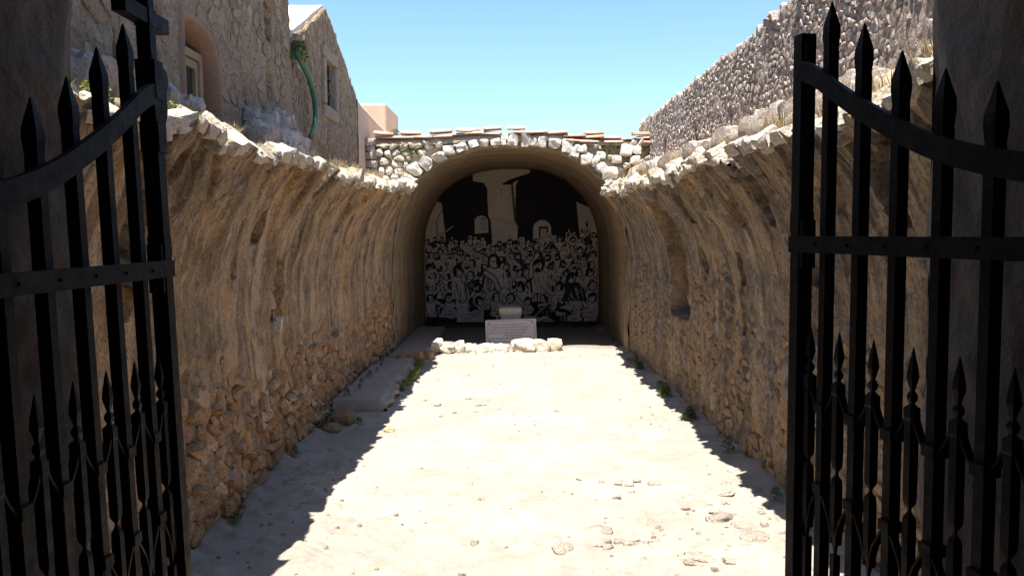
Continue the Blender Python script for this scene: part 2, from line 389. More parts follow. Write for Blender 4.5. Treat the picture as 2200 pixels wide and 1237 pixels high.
tag(grid_obj('vault_floor', np.stack([B2, A2 + .12 * fbm(B2 * 2, A2 * 0, 9, 3) * (A2 < 18.8), floor_z(A2) + .04 + .02 * fbm(B2 * 3, A2 * 3, 8, 3) + .05 * fbm(B2 * .6, A2 * .6, 3, 4) - .05 * (A2 < 18.8)], -1), M['shade_painted_earth'], flip=True), 'earth floor under the vault, shade painted into its colour', None, kind='structure')  # floor sheet whose darker colour stands in for the vault's shade
v, f = box_vf(-900, 900, -900, 900, -1.5, -0.6)
tag(mesh_obj('terrain', v, f, M['terrain']), 'dry ground around the walls', None, kind='structure')

# ------------------------------------------------------------------ the two ruined vault walls
ZS = -0.73
def wall_x(side, z, y):
    a, b = (2.66, 2.42) if side < 0 else (2.52, 2.17)
    n = 2.0 + 0.4 * sstep(15.5, 18.0, y)
    t = np.clip((np.asarray(z, float) - ZS) / b, 0, .97)
    return side * a * (1 - t ** n) ** (1 / n)
LIPY = {-1: ([2, 5, 8, 11, 14, 17, 18.2], [.66, .69, .72, .76, .80, .90, .96]), 1: ([2, 4.2, 5, 8, 12, 16, 18.2], [.70, .68, .63, .68, .71, .78, .90])}
def lip_z(side, y): return np.interp(y, *LIPY[side])
def on_wall(side, px, py):
    """place on the wall (metres along, height over the eye) of a feature seen in the photograph"""
    off = px - 1104.0; y = abs(2.5 * F / off); z = 0
    for _ in range(25):
        y = wall_x(side, z, y) * F / off; z = .5 * z + .5 * (500 - py) * y / F
    return float(y), float(z)
def wall_surf(side):
    def s(u, v):
        x = wall_x(side, v, u); e = 1e-3; dx = (wall_x(side, v + e, u) - wall_x(side, v - e, u)) / (2 * e)
        P = np.stack([x, u, np.asarray(v, float) + E], -1)
        N = np.stack([np.full_like(x, -side), np.zeros_like(x), side * dx], -1); N /= np.linalg.norm(N, axis=1, keepdims=True)
        return P, N
    return s
HOLES = {-1: [], 1: []}
def hole(side, px, py, w, h, d, pw=4):
    y, z = on_wall(side, px, py); HOLES[side].append((y, z, w / 2, h / 2, d, pw))
hole(-1, 567, 487, .30, .34, .24, 8); hole(-1, 509, 566, .17, .26, .24, 8); hole(-1, 738, 468, .34, .38, .2, 8); hole(-1, 400, 360, .3, .2, .12, 5); hole(-1, 690, 405, .3, .18, .14, 4)
hole(-1, 595, 625, .42, .78, .2, 4); hole(-1, 790, 480, .25, .25, .06); hole(-1, 300, 480, .3, .5, .16, 8)
hole(-1, 640, 520, .12, .8, .03, 2); hole(-1, 268, 640, .3, .3, .12, 8)
hole(1, 1454, 560, 1.3, 1.75, .45, 14)
hole(1, 1880, 370, .42, .34, .2, 8); hole(1, 1920, 450, .30, .25, .14, 6); hole(1, 1632, 440, .42, .42, .26, 8); hole(1, 1470, 455, .42, .34, .22, 8)
hole(1, 1503, 560, .30, .36, .18, 5); hole(1, 1592, 580, .22, .36, .16, 5); hole(1, 1595, 705, .15, .18, .16, 6); hole(1, 1750, 580, .2, .3, .14, 8)
hole(1, 1580, 465, .3, .3, .08, 6); hole(1, 1335, 560, .5, .9, .16, 8); hole(1, 2050, 690, .3, .25, .2, 6)
def jag(side, y):
    y = np.asarray(y, float); p = y * 2.7 + .8 * vnoise(y * 1.3, y * 0 + side, 77); c = np.floor(p); fr = p - c
    return .06 * (fr - .5) * (hsh(c, c * 0 + side + 3, 5) > .25) + .10 * (hsh(c, c * 0 + side, 9) - .5) + .04 * fbm(y * 9, y * 0 + 2.5 * side, 4, 3)
def stone_top(side, y):
    """how high over the eye the rubble shows through the lower plaster"""
    y = np.asarray(y, float)
    if side < 0: return np.interp(y, [4, 7, 9, 12, 18], [-1.28, -1.32, -1.4, -1.42, -1.25]) + .35 * fbm(y * .8, y * 0 + .5, 12, 3)
    return np.interp(y, [4, 9, 13, 18], [-.75, -.7, -.75, -.6]) + .3 * fbm(y * .7, y * 0 + 7, 14, 3)

def build_wall(side, label):
    t = empty('vault_wall', (side * 2.7, 10, float(floor_z(10))), label, 'wall')
    u = np.concatenate([np.linspace(1.96, 4.2, 50), np.geomspace(4.22, 18.12, 560)]); nv = 230
    for (hy, hz, hw, hh, hd, pw) in HOLES[side]:
        for e in (hy - hw, hy + hw): u = np.concatenate([u, np.linspace(e - .05, e + .05, 11)])
    u = np.unique(np.round(u, 4)); u = u[(u >= 1.96) & (u <= 18.12)]
    U = np.repeat(u[:, None], nv, 1); zb = floor_z(u) - E - .12; zt = lip_z(side, u) + jag(side, u)
    k = np.linspace(0, 1, nv)[None]; Z = zb[:, None] + (zt - zb)[:, None] * k
    P, N = wall_surf(side)(U.ravel(), Z.ravel()); P = P.reshape(U.shape + (3,)); N = N.reshape(P.shape)
    d = .07 * fbm(U * .7, Z * .7, 40 + side, 4) + .016 * fbm(U * 7, Z * 1.6, 44 + side, 4) + .034 * fbm(U * 5, Z * 5, 49, 5)
    # board-marked ribs of the old formwork on the curve
    rib = sstep(-.9, 0, Z) * sstep(0.85, .3, Z)
    d += .010 * rib * (np.floor(hsh(np.floor(U * 4.2 + .5 * vnoise(U, Z * .8, 3)), U * 0, 60) * 3) - 1)
    # stones show as slabs where the plaster has fallen near the broken edge
    a, b, c = worley(U * 3.6 + Z * .5, Z * 1.9, 70 + side)
    top = sstep(.10, .42, Z - lip_z(side, U) + .75 + .3 * fbm(U * 1.2, Z, 81, 3))
    d += top * ((c - .5) * .085 - .035 * sstep(.10, .0, b - a) + .03 * fbm(U * 6, Z * 3, 83, 3))
    # missing plaster low down
    low = sstep(.12, -.08, Z - stone_top(side, U)); d -= low * .018
    a2, b2, c2 = worley(U * 6.5, Z * 7.5, 90 + side); d += low * (.03 - a2 * .05) + low * .035 * fbm(U * 3, Z * 3, 93, 3)
    a3, b3, c3 = worley(U * 4.2, Z * 5.0, 95 + side); mid = sstep(.7, 0, Z - stone_top(side, U)) * (1 - low)
    d -= mid * .03 * sstep(.25, .4, fbm(U * 1.6, Z * 1.6, 99, 3) + .25) * (.6 + c3)
    if side < 0: d += .16 * sstep(-1.1, -2.4, Z) * sstep(13, 7, U)
    for (hy, hz, hw, hh, hd, pw) in HOLES[side]:
        q = (np.abs((U - hy) / hw + .25 * fbm(U * 5, Z * 5, 7, 2)) ** pw + np.abs((Z - hz) / hh + .2 * fbm(U * 5, Z * 5, 19, 2)) ** pw)
        if hw > .5: q = np.abs((U - hy) / hw) ** pw + np.abs((Z - hz) / hh) ** pw
        msk = sstep(1.06, .94, q); d = d * (1 - .8 * msk) - hd * msk
    P = P + N * d[..., None]
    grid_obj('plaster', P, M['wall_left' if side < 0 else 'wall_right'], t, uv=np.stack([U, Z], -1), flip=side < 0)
    # stones of the lower wall, each its own
    surf0 = wall_surf(side); r = random.Random(100 + side); items = []
    su, sv = (.17, .118) if side < 0 else (.17, .112)
    bulge = (lambda u, v: .16 * sstep(-1.1, -2.4, v) * sstep(13, 7, u)) if side < 0 else (lambda u, v: u * 0)
    def surf(u, v):
        P_, N_ = surf0(u, v); dd = .07 * fbm(u * .7, v * .7, 40 + side, 4) + bulge(u, v) - .04 + .05 * fbm(u * 1.7, v * 1.7, 207, 2)
        return P_ + N_ * dd[:, None], N_
    for c, q in cells(4.3, 18, -2.75, -.35, su, sv, r, .34):
        zt_ = float(stone_top(side, c[0])); fz = float(floor_z(c[0])) - E
        if c[1] < fz - .02: continue
        inside = any(abs(c[0] - h[0]) < h[2] + .1 and abs(c[1] - h[1]) < h[3] + .1 for h in HOLES[side])
        if inside: continue
        over = c[1] - zt_
        if over > 0 and r.random() < .35 + over * 2.2: continue
        hgt = (r.uniform(.02, .105) if side < 0 else r.uniform(.012, .05)) if over < 0 else r.uniform(.025, .04)
        if c[1] - fz > 1.1 and side < 0: hgt = min(hgt, .07)
        V, f, s = stone_vf(c, q, r.uniform(.008, .035), hgt, surf, r, True, .03, .66 if side < 0 else .76, .13)
        if side > 0: f = [x[::-1] for x in f]
        items.append((V, f, s / c[0], 0))
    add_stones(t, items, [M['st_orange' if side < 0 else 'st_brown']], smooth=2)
    if side < 0:
        ny, nz = on_wall(-1, 595, 625); rn = random.Random(5)
        for dy, dz, sz in [(-.02, .27, .22), (.06, .10, .24), (-.09, .06, .16), (.0, -.10, .22), (-.07, -.25, .2), (.09, -.27, .17)]:
            p_, n_ = surf0(np.array([ny + dy]), np.array([nz + dz])); rock('niche_stone', p_[0] - n_[0] * .15, (.16, sz, sz * .9), M['st_orange'], t, rn, None, .4, .16)
        ny, nz = on_wall(-1, 593, 692); p_, n_ = surf0(np.array([ny]), np.array([nz])); rock('niche_stone', p_[0] + n_[0] * .0, (.1, .13, .18), M['st_white'], t, rn, None, .3, .12)
    # stones of the broken edge
    y = 3.0; r = random.Random(300 + side)
    while y < 18.0:
        L = r.uniform(.09, .26) * (1.5 if y < 7 and side < 0 else 1); yc = y + L / 2; z = float(lip_z(side, yc) + jag(side, yc)); P_, N_ = surf0(np.array([yc]), np.array([z]))
        N_ = N_[0]; up = np.cross(np.array([0, 1.0, 0]), N_); up *= np.sign(up[2]); ti = r.uniform(.2, .6); oh = np.array([side * math.cos(ti), 0, math.sin(ti)]); uh = np.array([-side * math.sin(ti), 0, math.cos(ti)]); A = np.array([[0, 1, 0], oh, uh])
        th = r.uniform(.07, .14); dp = r.uniform(.14, .27)
        tilt = Matrix.Rotation(r.uniform(-.12, .2) * -side, 3, Vector(oh)); A = np.array([tilt @ Vector(x) for x in A])
        ctr = P_[0] + oh * (dp / 2 - r.uniform(-.01, .06)) - uh * (th * r.uniform(.0, .35))
        rock('broken_edge_stone', ctr, (L * 1.08, dp, th), M['st_lip'], t, r, A, .18, .13)
        y += L * r.uniform(.8, 1.0)
    # earth ledge on top of the fill behind the broken edge
    uu = np.geomspace(2.0, 18.2, 330); ss = np.linspace(0, 1, 34); UU, SS = np.meshgrid(uu, ss, indexing='ij')
    lz = lip_z(side, UU); x0 = np.abs(wall_x(side, lz, UU)) + .14; x1 = 3.35 if side < 0 else 3.05
    X = x0 + (x1 - x0) * SS
    ZZ = lz - .02 + .50 * SS ** .9 + .10 * fbm(UU * 1.4, SS * 2, 55 + side, 4) * sstep(0, .3, SS) + .05 * fbm(UU * 6, SS * 8, 58, 3)
    if side > 0: ZZ += .16 * np.exp(-((SS - .5) / .14) ** 2) * (.7 + fbm(UU * 1.1, SS, 62, 3))
    grid_obj('earth_fill', np.stack([side * X, UU, ZZ + E], -1), M['earth'], t, flip=side > 0)
    return t
WL = build_wall(-1, 'left curved wall of the roofless vault, golden plaster over orange rubble')
WR = build_wall(1, 'right curved wall of the roofless vault, brown plaster with tall niche')
def ledge_z(side, x, y):
    lz = lip_z(side, y); x0 = abs(float(wall_x(side, lz, y))) + .14; x1 = 3.35 if side < 0 else 3.05
    s = min(1, max(0, (abs(x) - x0) / (x1 - x0))); return float(E + lz - .02 + .5 * s ** .9)

# ------------------------------------------------------------------ intact vault with its broken front
VX, VA, VB, VN = -0.06, 2.52, 2.55, 2.4
def vprof(k, grow=0.0):
    """k in 0..1 from the left foot over the crown to the right foot"""
    k = np.asarray(k, float); a = VA + grow; b = VB + grow; foot = 2.05
    th = np.pi * (k - .22) / .56; thc = np.clip(th, 0, np.pi)
    cx = -np.cos(thc); sz = np.sin(thc)
    x = np.sign(cx) * np.abs(cx) ** (2 / VN) * a; z = np.abs(sz) ** (2 / VN) * b
    dn = np.where(k < .22, (k - .22) / .22, np.where(k > .78, (.78 - k) / .22, 0)) * foot
    return VX + x, ZS + z + dn
VT = empty('barrel_vault', (VX, 18.1, float(floor_z(18.1))), 'surviving stretch of barrel vault with a rough white stone arch front', 'vault')
ky = np.linspace(0, 1, 300); yv = np.linspace(18.0, 24.3, 120); KK, YY = np.meshgrid(ky, yv, indexing='ij')
x, z = vprof(KK); nx = (x - VX); nz = np.maximum(z - ZS, 0); ln = np.hypot(nx, nz) + 1e-6
dd = .03 * fbm(KK * 22, YY * .9, 120, 4) + .018 * fbm(KK * 60, YY * .5, 122, 3) + .05 * sstep(18.9, 18.0, YY) * (fbm(KK * 30, YY * 2, 125, 3) + .4)
x = x - nx / ln * dd; z = z - nz / ln * dd
ed = .05 * sstep(18.35, 18.0, YY); x = x + nx / ln * ed; z = z + nz / ln * ed
grid_obj('intrados', np.stack([x, YY, z + E], -1), M['vault'], VT, uv=np.stack([YY * 1.0, KK * 10], -1) if False else np.stack([YY, KK * 9], -1), flip=True)
# front face behind the stones, leaning back a little
def front_y(x, z): return 18.03 + np.maximum(0, z - .9) * .20
kf = np.linspace(.02, .98, 220); sf = np.linspace(0, 1, 30); KF, SF = np.meshgrid(kf, sf, indexing='ij')
xi, zi = vprof(KF, .03); xo = np.clip(VX + (xi - VX) * 1.5, -3.35, 3.3); zo = np.where(zi > ZS, np.minimum(2.02, zi + 1.3), zi)
xo = np.where((KF > .3) & (KF < .7), np.clip(VX + (xi - VX) * 1.35, -3.35, 3.3), xo)
x = xi + (xo - xi) * SF; z = zi + (zo - zi) * SF
y = front_y(x, z) + .05 * fbm(x * 3, z * 3, 131, 4) * sstep(0, .15, SF)
grid_obj('front_fill', np.stack([x, y, z + E], -1), M['earth'], VT, flip=False)
# top fill and closing walls
xs = np.linspace(-3.4, 3.3, 90); yy = np.linspace(18.1, 25.0, 50); XX, YY = np.meshgrid(xs, yy, indexing='ij')
ztop = 2.0 + .06 * fbm(XX * 1.2, YY * 1.2, 140, 4) - .25 * sstep(2.0, 3.0, np.abs(XX)) * sstep(18.1, 18.3, YY) * 0
grid_obj('earth_top', np.stack([XX, YY, ztop + E - .02], -1), M['earth'], VT, flip=False)
box('side_mass', -3.6, -2.75, 18.2, 25.0, -.6, E + 1.93, M['mortar'], VT); box('side_mass', 2.65, 3.5, 18.2, 25.0, -.6, E + 1.93, M['mortar'], VT)
box('end_wall', -2.75, 2.65, 24.25, 25.0, -.6, E + 1.93, M['mortar'], VT)
# arch stones
r = random.Random(51); k = .305; prev = None
ks = np.linspace(.22, .78, 1200); ax, az = vprof(ks); arc = np.concatenate([[0], np.cumsum(np.hypot(np.diff(ax), np.diff(az)))])
s0 = float(np.interp(.318, ks, arc)); s1 = float(np.interp(.69, ks, arc)); s = s0
while s < s1:
    wd = r.uniform(.15, .29); kk = float(np.interp(s + wd / 2, arc, ks)); e = 2e-3
    x, z = vprof(kk); xa, za = vprof(kk - e); xb, zb = vprof(kk + e); tx, tz = xb - xa, zb - za; l = math.hypot(tx, tz); tx /= l; tz /= l
    n = np.array([-tz, 0, tx]); hgt = r.uniform(.19, .33); A = np.array([[tx, 0, tz], [0, 1, 0], n])
    c = np.array([x, 0, z + E]) + n * (hgt / 2 + .03 + r.uniform(-.02, .04)); c[1] = float(front_y(c[0], c[2] - E)) + r.uniform(.00, .06)
    A = np.array([Matrix.Rotation(r.uniform(-.16, .16), 3, 'Y') @ Vector(q) for q in A])
    rock('arch_stone', c, (wd * .95, .4, hgt), M['st_white'], VT, r, A, .25, .17, True, 5)
    s += wd * .97
# rubble of the front
r = random.Random(52); items = []
def fsurf(u, v):
    P = np.stack([u, front_y(u, v), v + E], -1); N = np.tile(np.array([[0, -.98, .2]]), (len(P), 1)); return P, N
for c, q in cells(-3.02, 3.15, .35, 1.95, .19, .145, r, .15):
    x, z = c; kk = np.linspace(.25, .75, 300); px, pz = vprof(kk, .40)
    if (abs((x - VX) / (VA + .34)) ** VN + max(0, (z - ZS) / (VB + .34)) ** VN) < 1: continue
    if x > 0.3 and r.random() < (.5 if z > 1.1 else .25): continue
    
    h = r.uniform(.08, .19)
    V, f, s = stone_vf(c, q, r.uniform(.005, .05), h, fsurf, r, True, .06, .6, .16); items.append((V, f, s, 0))
add_stones(VT, items, [M['st_white']], name='rubble_stone', smooth=2)
for (px, py, sz) in [(1347, 327, .27), (1368, 327, .22), (1252, 322, .22), (1293, 335, .2), (1262, 345, .26), (1326, 345, .2), (1365, 347, .22), (1310, 375, .32)]:
    x = (px - 1104) / 100.; z = (500 - py) / 100.
    rock('loose_stone', (x, float(front_y(x, z)) - .10, z + E), (sz, sz * .9, sz * .85), M['st_white'], VT, r, None, .35, .1)
# clay tiles lying along the top of the front
def tile_vf(L, R, r, th=.014, n=7):
    v = []; f = []
    for j, (xx, sc) in enumerate(((-L / 2, 1.0), (L / 2, .84))):
        for lay in (0, 1):
            for i in range(n + 1):
                a = math.pi * (.04 + .92 * i / n); rr = (R - lay * th) * sc
                v.append((xx, -math.cos(a) * rr, math.sin(a) * rr * .85))
    k = n + 1
    for i in range(n):
        f += [(i, i + 1, 2 * k + i + 1, 2 * k + i), (k + i + 1, k + i, 3 * k + i, 3 * k + i + 1), (i, k + i, k + i + 1, i + 1), (2 * k + i, 2 * k + i + 1, 3 * k + i + 1, 3 * k + i)]
    f += [(0, 2 * k, 3 * k, k), (n, k + n, 3 * k + n, 2 * k + n)]
    return np.array(v), f
r = random.Random(61)
def tile(x, y, z, L, R=.085, rot=0, tip=0):
    v, f = tile_vf(L, R, r); Rm = Matrix.Rotation(rot, 3, 'Z') @ Matrix.Rotation(tip, 3, 'Y') @ Matrix.Rotation(r.uniform(-.12, .12), 3, 'X')
    mesh_obj('roof_tile', v @ np.array(Rm).T + np.array((x, y, z)), f, M['tile'], VT, True)
xr = np.linspace(-3.0, 3.05, 160); tr = np.linspace(0, math.pi, 14); XR, TR_ = np.meshgrid(xr, tr, indexing='ij')
grid_obj('tile_bed', np.stack([XR, 18.30 - .19 * np.cos(TR_) + .02 * fbm(XR * 5, TR_, 3, 2), E + 1.88 + .10 * np.exp(-(XR / 1.6) ** 2) - .05 * (XR > 1.2) + (.17 + .05 * fbm(XR * 3, TR_ * 2, 7, 3)) * np.sin(TR_)], -1), M['earth'], VT, flip=True)
xcur = -2.92
while xcur < 2.95:
    L = r.uniform(.34, .46); xc = xcur + L / 2
    if not (-.42 < xc < -.12) and not (2.45 < xc < 2.62):
        base = E + 2.0 + .10 * math.exp(-(xc / 1.6) ** 2) - (.05 if xc > 1.2 else 0)
        tile(xc, 18.17 + r.uniform(-.03, .03), base + r.uniform(0, .03), L * 1.12, r.uniform(.085, .11), r.uniform(-.12, .12) + (math.pi if r.random() < .4 else 0), r.uniform(-.05, .05))
        if r.random() < .5: tile(xc + r.uniform(-.15, .15), 18.22 + r.uniform(-.05, .05), base + .10, L * 1.05, .12, r.uniform(-.06, .06), r.uniform(-.08, .08))
        if xc > .6 and r.random() < .8: tile(xc + r.uniform(-.1, .1), 18.10, base - .075, L, .08, r.uniform(-.1, .1), r.uniform(-.12, .12))
    xcur += L * .93
for px, py, sz in [(1043, 288, .34), (1060, 289, .2)]:
    rock('loose_stone', ((px - 1104) / 100., 18.35, E + (500 - py) / 100. - .04), (sz, .3, .2), M['st_tall'], VT, r)

# ------------------------------------------------------------------ masonry helper for flat walls running along the court
def masonry(parent, side, X, y0, y1, z0, ztop, su, sv, mats, seed, h=(.02, .05), gap=.035, skip=None, drop=.2, chop=True, name='stone'):
    def surf(u, v):
        P = np.stack([np.full_like(u, X, dtype=float), u, v + E], -1); return P, np.tile(np.array([[-side * 1.0, 0, 0]]), (len(P), 1))
    r = random.Random(seed); items = []
    for c, q in cells(y0, y1, z0, float(np.max([ztop(y) for y in np.linspace(y0, y1, 40)])) + .1, su, sv, r, drop):
        if c[1] > ztop(c[0]) - sv * .35 or (skip and skip(c[0], c[1])): continue
        if q[:, 0].max() > y1 + .02 or q[:, 0].min() < y0 - .02: continue
        V, f, s = stone_vf(c, q, gap * r.uniform(.6, 1.5), r.uniform(*h), surf, r, chop, .02, .82, .1)
        if side > 0: f = [x[::-1] for x in f]
        items.append((V, f, s / c[0], 0))
    add_stones(parent, items, mats, name, smooth=2)
def wall_sheet(name, parent, side, X, y0, y1, z0, ztop, mat, holes=(), step=.045, seed=1, amp=.03, thick=.45):
    """rough wall face along the court with real openings sunk into it, plus its top"""
    u = np.linspace(y0, y1, int((y1 - y0) / step)); nv = 110; zt = np.array([ztop(y) for y in u]) + (.05 * fbm(u * 4, u * 0, seed, 3) if amp > .02 else 0)
    U = np.repeat(u[:, None], nv, 1); Z = z0 + (zt - z0)[:, None] * np.linspace(0, 1, nv)[None]
    d = amp * (fbm(U * 2.2, Z * 2.2, seed + 3, 4) + .6 * fbm(U * 11, Z * 11, seed + 7, 3))
    for (a, b, c, e, dep, pw) in holes:
        q = np.abs((U - (a + b) / 2) / ((b - a) / 2)) ** pw + np.abs((Z - (c + e) / 2) / ((e - c) / 2)) ** pw
        m = sstep(1.15, .85, q); d = d * (1 - m) - dep * m
    P = np.stack([X - side * d, U, Z + E], -1)
    n = 6; capx = np.linspace(0, thick, n + 1)[1:]                    # fold the sheet over the top and down the back
    cap = np.stack([np.stack([X - side * d[:, -1] + side * c, u, P[:, -1, 2] + .03 * fbm(u * 3, u * 0 + c * 5, seed + 2, 2)], -1) for c in capx], 1)
    back = cap[:, -1:, :].copy(); back[..., 2] = z0 + E
    return grid_obj(name, np.concatenate([P, cap, back], 1), mat, parent, flip=side < 0)

# ------------------------------------------------------------------ tall wall on the right
TR = empty('boundary_wall', (2.95, 11, 0), 'tall grey rubble wall with ragged sunlit top, above the right ledge', 'wall')
def tall_top(y): return float(np.interp(y, [2, 8, 9, 14, 19.8], [2.42, 2.40, 2.40, 2.40, 2.44])) + .05 * float(fbm(np.array([y * 1.1]), np.array([3.]), 33, 3)[0])
thl = [(5.35, 5.6, 1.95, 2.2, .2, 6), (6.7, 6.95, 2.1, 2.3, .1, 6), (11.35, 11.5, 1.35, 1.62, .14, 5), (13.5, 13.65, 1.35, 1.6, .14, 5), (16.2, 16.4, 1.3, 1.75, .12, 5), (7.2, 7.45, 1.15, 1.35, .14, 5)]
wall_sheet('wall_face', TR, 1, 2.95, 2.0, 19.8, -3.2, tall_top, M['mortar_tall'], thl, .04, 71, .03)
box('wall_core', 3.02, 3.38, 2.0, 19.75, -.6, E + 2.3, M['mortar_tall'], TR)
masonry(TR, 1, 2.95, 4.5, 19.75, .7, tall_top, .10, .075, [M['st_tall']], 72, (.003, .026), .02, lambda y, z: any(a - .05 < y < b + .05 and c - .05 < z < e + .05 for a, b, c, e, *_ in thl), .25, True)
r = random.Random(75); y = 4.6
while y < 19.7:
    L = r.uniform(.08, .2); rock('coping_stone', (3.06 + r.uniform(-.04, .05), y, E + tall_top(y) + r.uniform(-.03, .03)), (.26, L * 1.1, r.uniform(.06, .13)), M['st_white'] if r.random() < .5 else M['st_tall'], TR, r, None, .4, .16, True, 3); y += L * r.uniform(.85, 1.35)
# low ridge of stones along the ledge in front of it
KR = empty('kerb_wall', (2.5, 11, E + .9), 'low crumbling line of grey stones on the right ledge below the tall wall', 'wall')
y = 6.0; r = random.Random(76)
while y < 17.4:
    L = r.uniform(.25, .55); hh = r.uniform(.22, .34); xk = 2.52 + .05 * math.sin(y * 1.7)
    rock('stone', (xk, y, ledge_z(1, xk, y) + hh * .30), (.3, L * 1.1, hh), M['st_tall'], KR, r, None, .4, .13); y += L * .9

# ------------------------------------------------------------------ buildings on the left
B1 = empty('stone_house', (-3.1, 9, 0), 'brownish rubble house wall with a deep terracotta framed window', 'building')
XB = -3.1
def b1_top(y): return 5.0
win = (7.78, 8.86, .75, 2.02, .30, 7)
b1h = [win, (10.72, 10.94, 2.45, 2.95, .12, 5), (10.70, 10.94, 1.72, 2.02, .10, 5), (6.55, 6.8, 2.35, 2.6, .12, 5)]
wall_sheet('wall', B1, -1, XB, 4.0, 11.9, -3.2, b1_top, M['mortar'], [(7.98, 8.95, .2, 2.0, .42, 9)] + b1h[1:], .04, 81, .03, .6)
def in_win(y, z, g=.0): return win[0] - g < y < win[1] + g + max(0, 1.25 - z) * .35 and z < win[3] + g
masonry(B1, -1, XB, 4.2, 11.9, .8, b1_top, .22, .16, [M['st_build']], 82, (.002, .018), .045, lambda y, z: in_win(y, z, .14) or any(a - .06 < y < b + .06 and c - .06 < z < e + .06 for a, b, c, e, *_ in b1h[1:]), .22)
# end wall of the house, turned to the gable, stepped profile
mb = MB(); mb.box(-6.5, XB - .08, 11.5, 11.92, -.6, E + 5.0); mb.box(-6.5, XB - .3, 4.0, 11.6, E + 4.6, E + 5.05); mb.build('end_wall', M['mortar'], B1)
# window: rendered surround with rounded head, wooden frame and pane
def surround():
    mb = MB(); prof = []; y0, y1, z0, zt = 8.0, 8.90, .6, 2.03
    outer = [(y1 + .5, z0), (y1 + .22, 1.05), (y1 + .06, 1.35), (y1 + .03, 1.75), (y1 - .10, zt - .06), (y1 - .32, zt + .02), (y0 + .3, zt + .06), (y0 + .02, zt + .06), (y0, zt + .04), (y0, z0)]
    k = len(outer); cen = ((y0 + y1) / 2, 1.2)
    def ring(X, g, shift=0):
        return [(X, cen[0] + (y - cen[0]) * g + shift, E + cen[1] + (z - cen[1]) * g) for y, z in outer]
    rings = [ring(XB - .03, 1.10), ring(XB + .02, 1.06), ring(XB + .035, 1.015), ring(XB + .02, .975), ring(XB - .12, .93), ring(XB - .38, .90)]
    for R in rings: mb.v.extend(R)
    for j in range(len(rings) - 1):
        for i in range(k - 1): mb.f.append((j * k + i, j * k + i + 1, (j + 1) * k + i + 1, (j + 1) * k + i))
    return mb.build('window_surround', M['reveal'], B1, True)
sur = surround()
wo = empty('window', (XB - .26, 8.3, E + .7), '', ''); del wo['label']; del wo['category']; bpy.data.objects.remove(wo)
mbf = MB(); xw0, xw1 = XB - .17, XB - .11
mbf.box(xw0, xw1, 8.735, 8.82, E + .55, E + 1.86); mbf.box(xw0, xw1, 7.84, 7.88, E + .55, E + 1.86); mbf.box(xw0, xw1, 7.88, 8.735, E + 1.78, E + 1.86)
fr = mbf.build('window_frame', M['wood'], B1)
ms = MB(); ms.box(xw0 - .02, xw1 - .02, 8.66, 8.73, E + .55, E + 1.77); ms.box(xw0 - .02, xw1 - .02, 7.89, 7.96, E + .55, E + 1.77); ms.box(xw0 - .02, xw1 - .02, 7.96, 8.66, E + 1.69, E + 1.77); ms.box(xw0 - .02, xw1 - .02, 8.24, 8.31, E + .55, E + 1.69)
ms.build('sash', M['wood'], fr)
box('pane', xw0 - .01, xw0 + .005, 7.96, 8.66, E + .55, E + 1.7, M['glass'], fr)
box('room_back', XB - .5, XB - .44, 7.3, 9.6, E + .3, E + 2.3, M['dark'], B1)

# gable house
G = empty('gable_house', (-3.1, 14.5, 0), 'gabled rubble house end with a stone framed barred window and whitish roof', 'building')
def g_top(y): return float(np.interp(y, [11.9, 14.45, 17.05], [2.66, 3.82, 2.74]))
gw = (14.12, 14.88, 2.16, 2.92)
wall_sheet('wall', G, -1, XB - .03, 11.92, 17.1, -3.2, g_top, M['mortar'], [(gw[0], gw[1], gw[2], gw[3], .6, 12)], .035, 91, .025, .5)
masonry(G, -1, XB - .03, 11.95, 17.05, .9, g_top, .17, .125, [M['st_build']], 92, (.002, .018), .04, lambda y, z: gw[0] - .2 < y < gw[1] + .2 and gw[2] - .2 < z < gw[3] + .2, .22)
for nm, a in (('lintel', (gw[0] - .17, gw[1] + .17, gw[3], gw[3] + .2)), ('sill', (gw[0] - .17, gw[1] + .17, gw[2] - .2, gw[2])), ('jamb_stone', (gw[0] - .17, gw[0], gw[2] + .003, gw[3] - .003)), ('jamb_stone', (gw[1], gw[1] + .17, gw[2] + .003, gw[3] - .003))):
    box(nm, XB - .16, XB + .03, a[0], a[1], E + a[2], E + a[3], M['surround'], G, .03)
box('dark_room_panel', XB - .21, XB - .165, gw[0] - .1, gw[1] + .1, E + gw[2] - .1, E + gw[3] + .1, M['dark_room_panel'], G)  # added dark sheet, paints in the darkness of the opening behind the bars
for i in range(4):
    y = gw[0] + .1 + i * .185; box('window_bar', XB - .11, XB - .09, y, y + .02, E + gw[2], E + gw[3], M['rust'], G)
for z in (2.4, 2.67): box('window_bar', XB - .088, XB - .076, gw[0], gw[1], E + z, E + z + .03, M['rust'], G)
# roof slopes with a smooth rendered skin
def slope(name, ya, za, yb, zb):
    n = 24; X = np.linspace(-9, XB - .10, n); k = np.linspace(0, 1, 30); A, B = np.meshgrid(X, k, indexing='ij')
    Y = ya + (yb - ya) * B; Z = za + (zb - za) * B + .03 * fbm(A * 1.5, B * 4, 97, 3) + .05 * (1 - np.abs(2 * B - 1)) * 0
    P = np.stack([A, Y, Z + E], -1); L = P.copy(); L[..., 2] -= .09
    full = np.concatenate([P, L[:, ::-1]], 1); o = grid_obj(name, full, M['roof'], G, flip=True)
    edge = MB(); 
    for i in range(29): edge.v += [tuple(P[-1, i]), tuple(P[-1, i + 1]), tuple(L[-1, i + 1]), tuple(L[-1, i])]; edge.f.append((4 * i, 4 * i + 1, 4 * i + 2, 4 * i + 3))
    edge.build('roof_edge', M['roof'], G)
slope('roof', 11.85, 2.72, 14.45, 3.88); slope('roof', 14.45, 3.88, 17.05, 2.74)
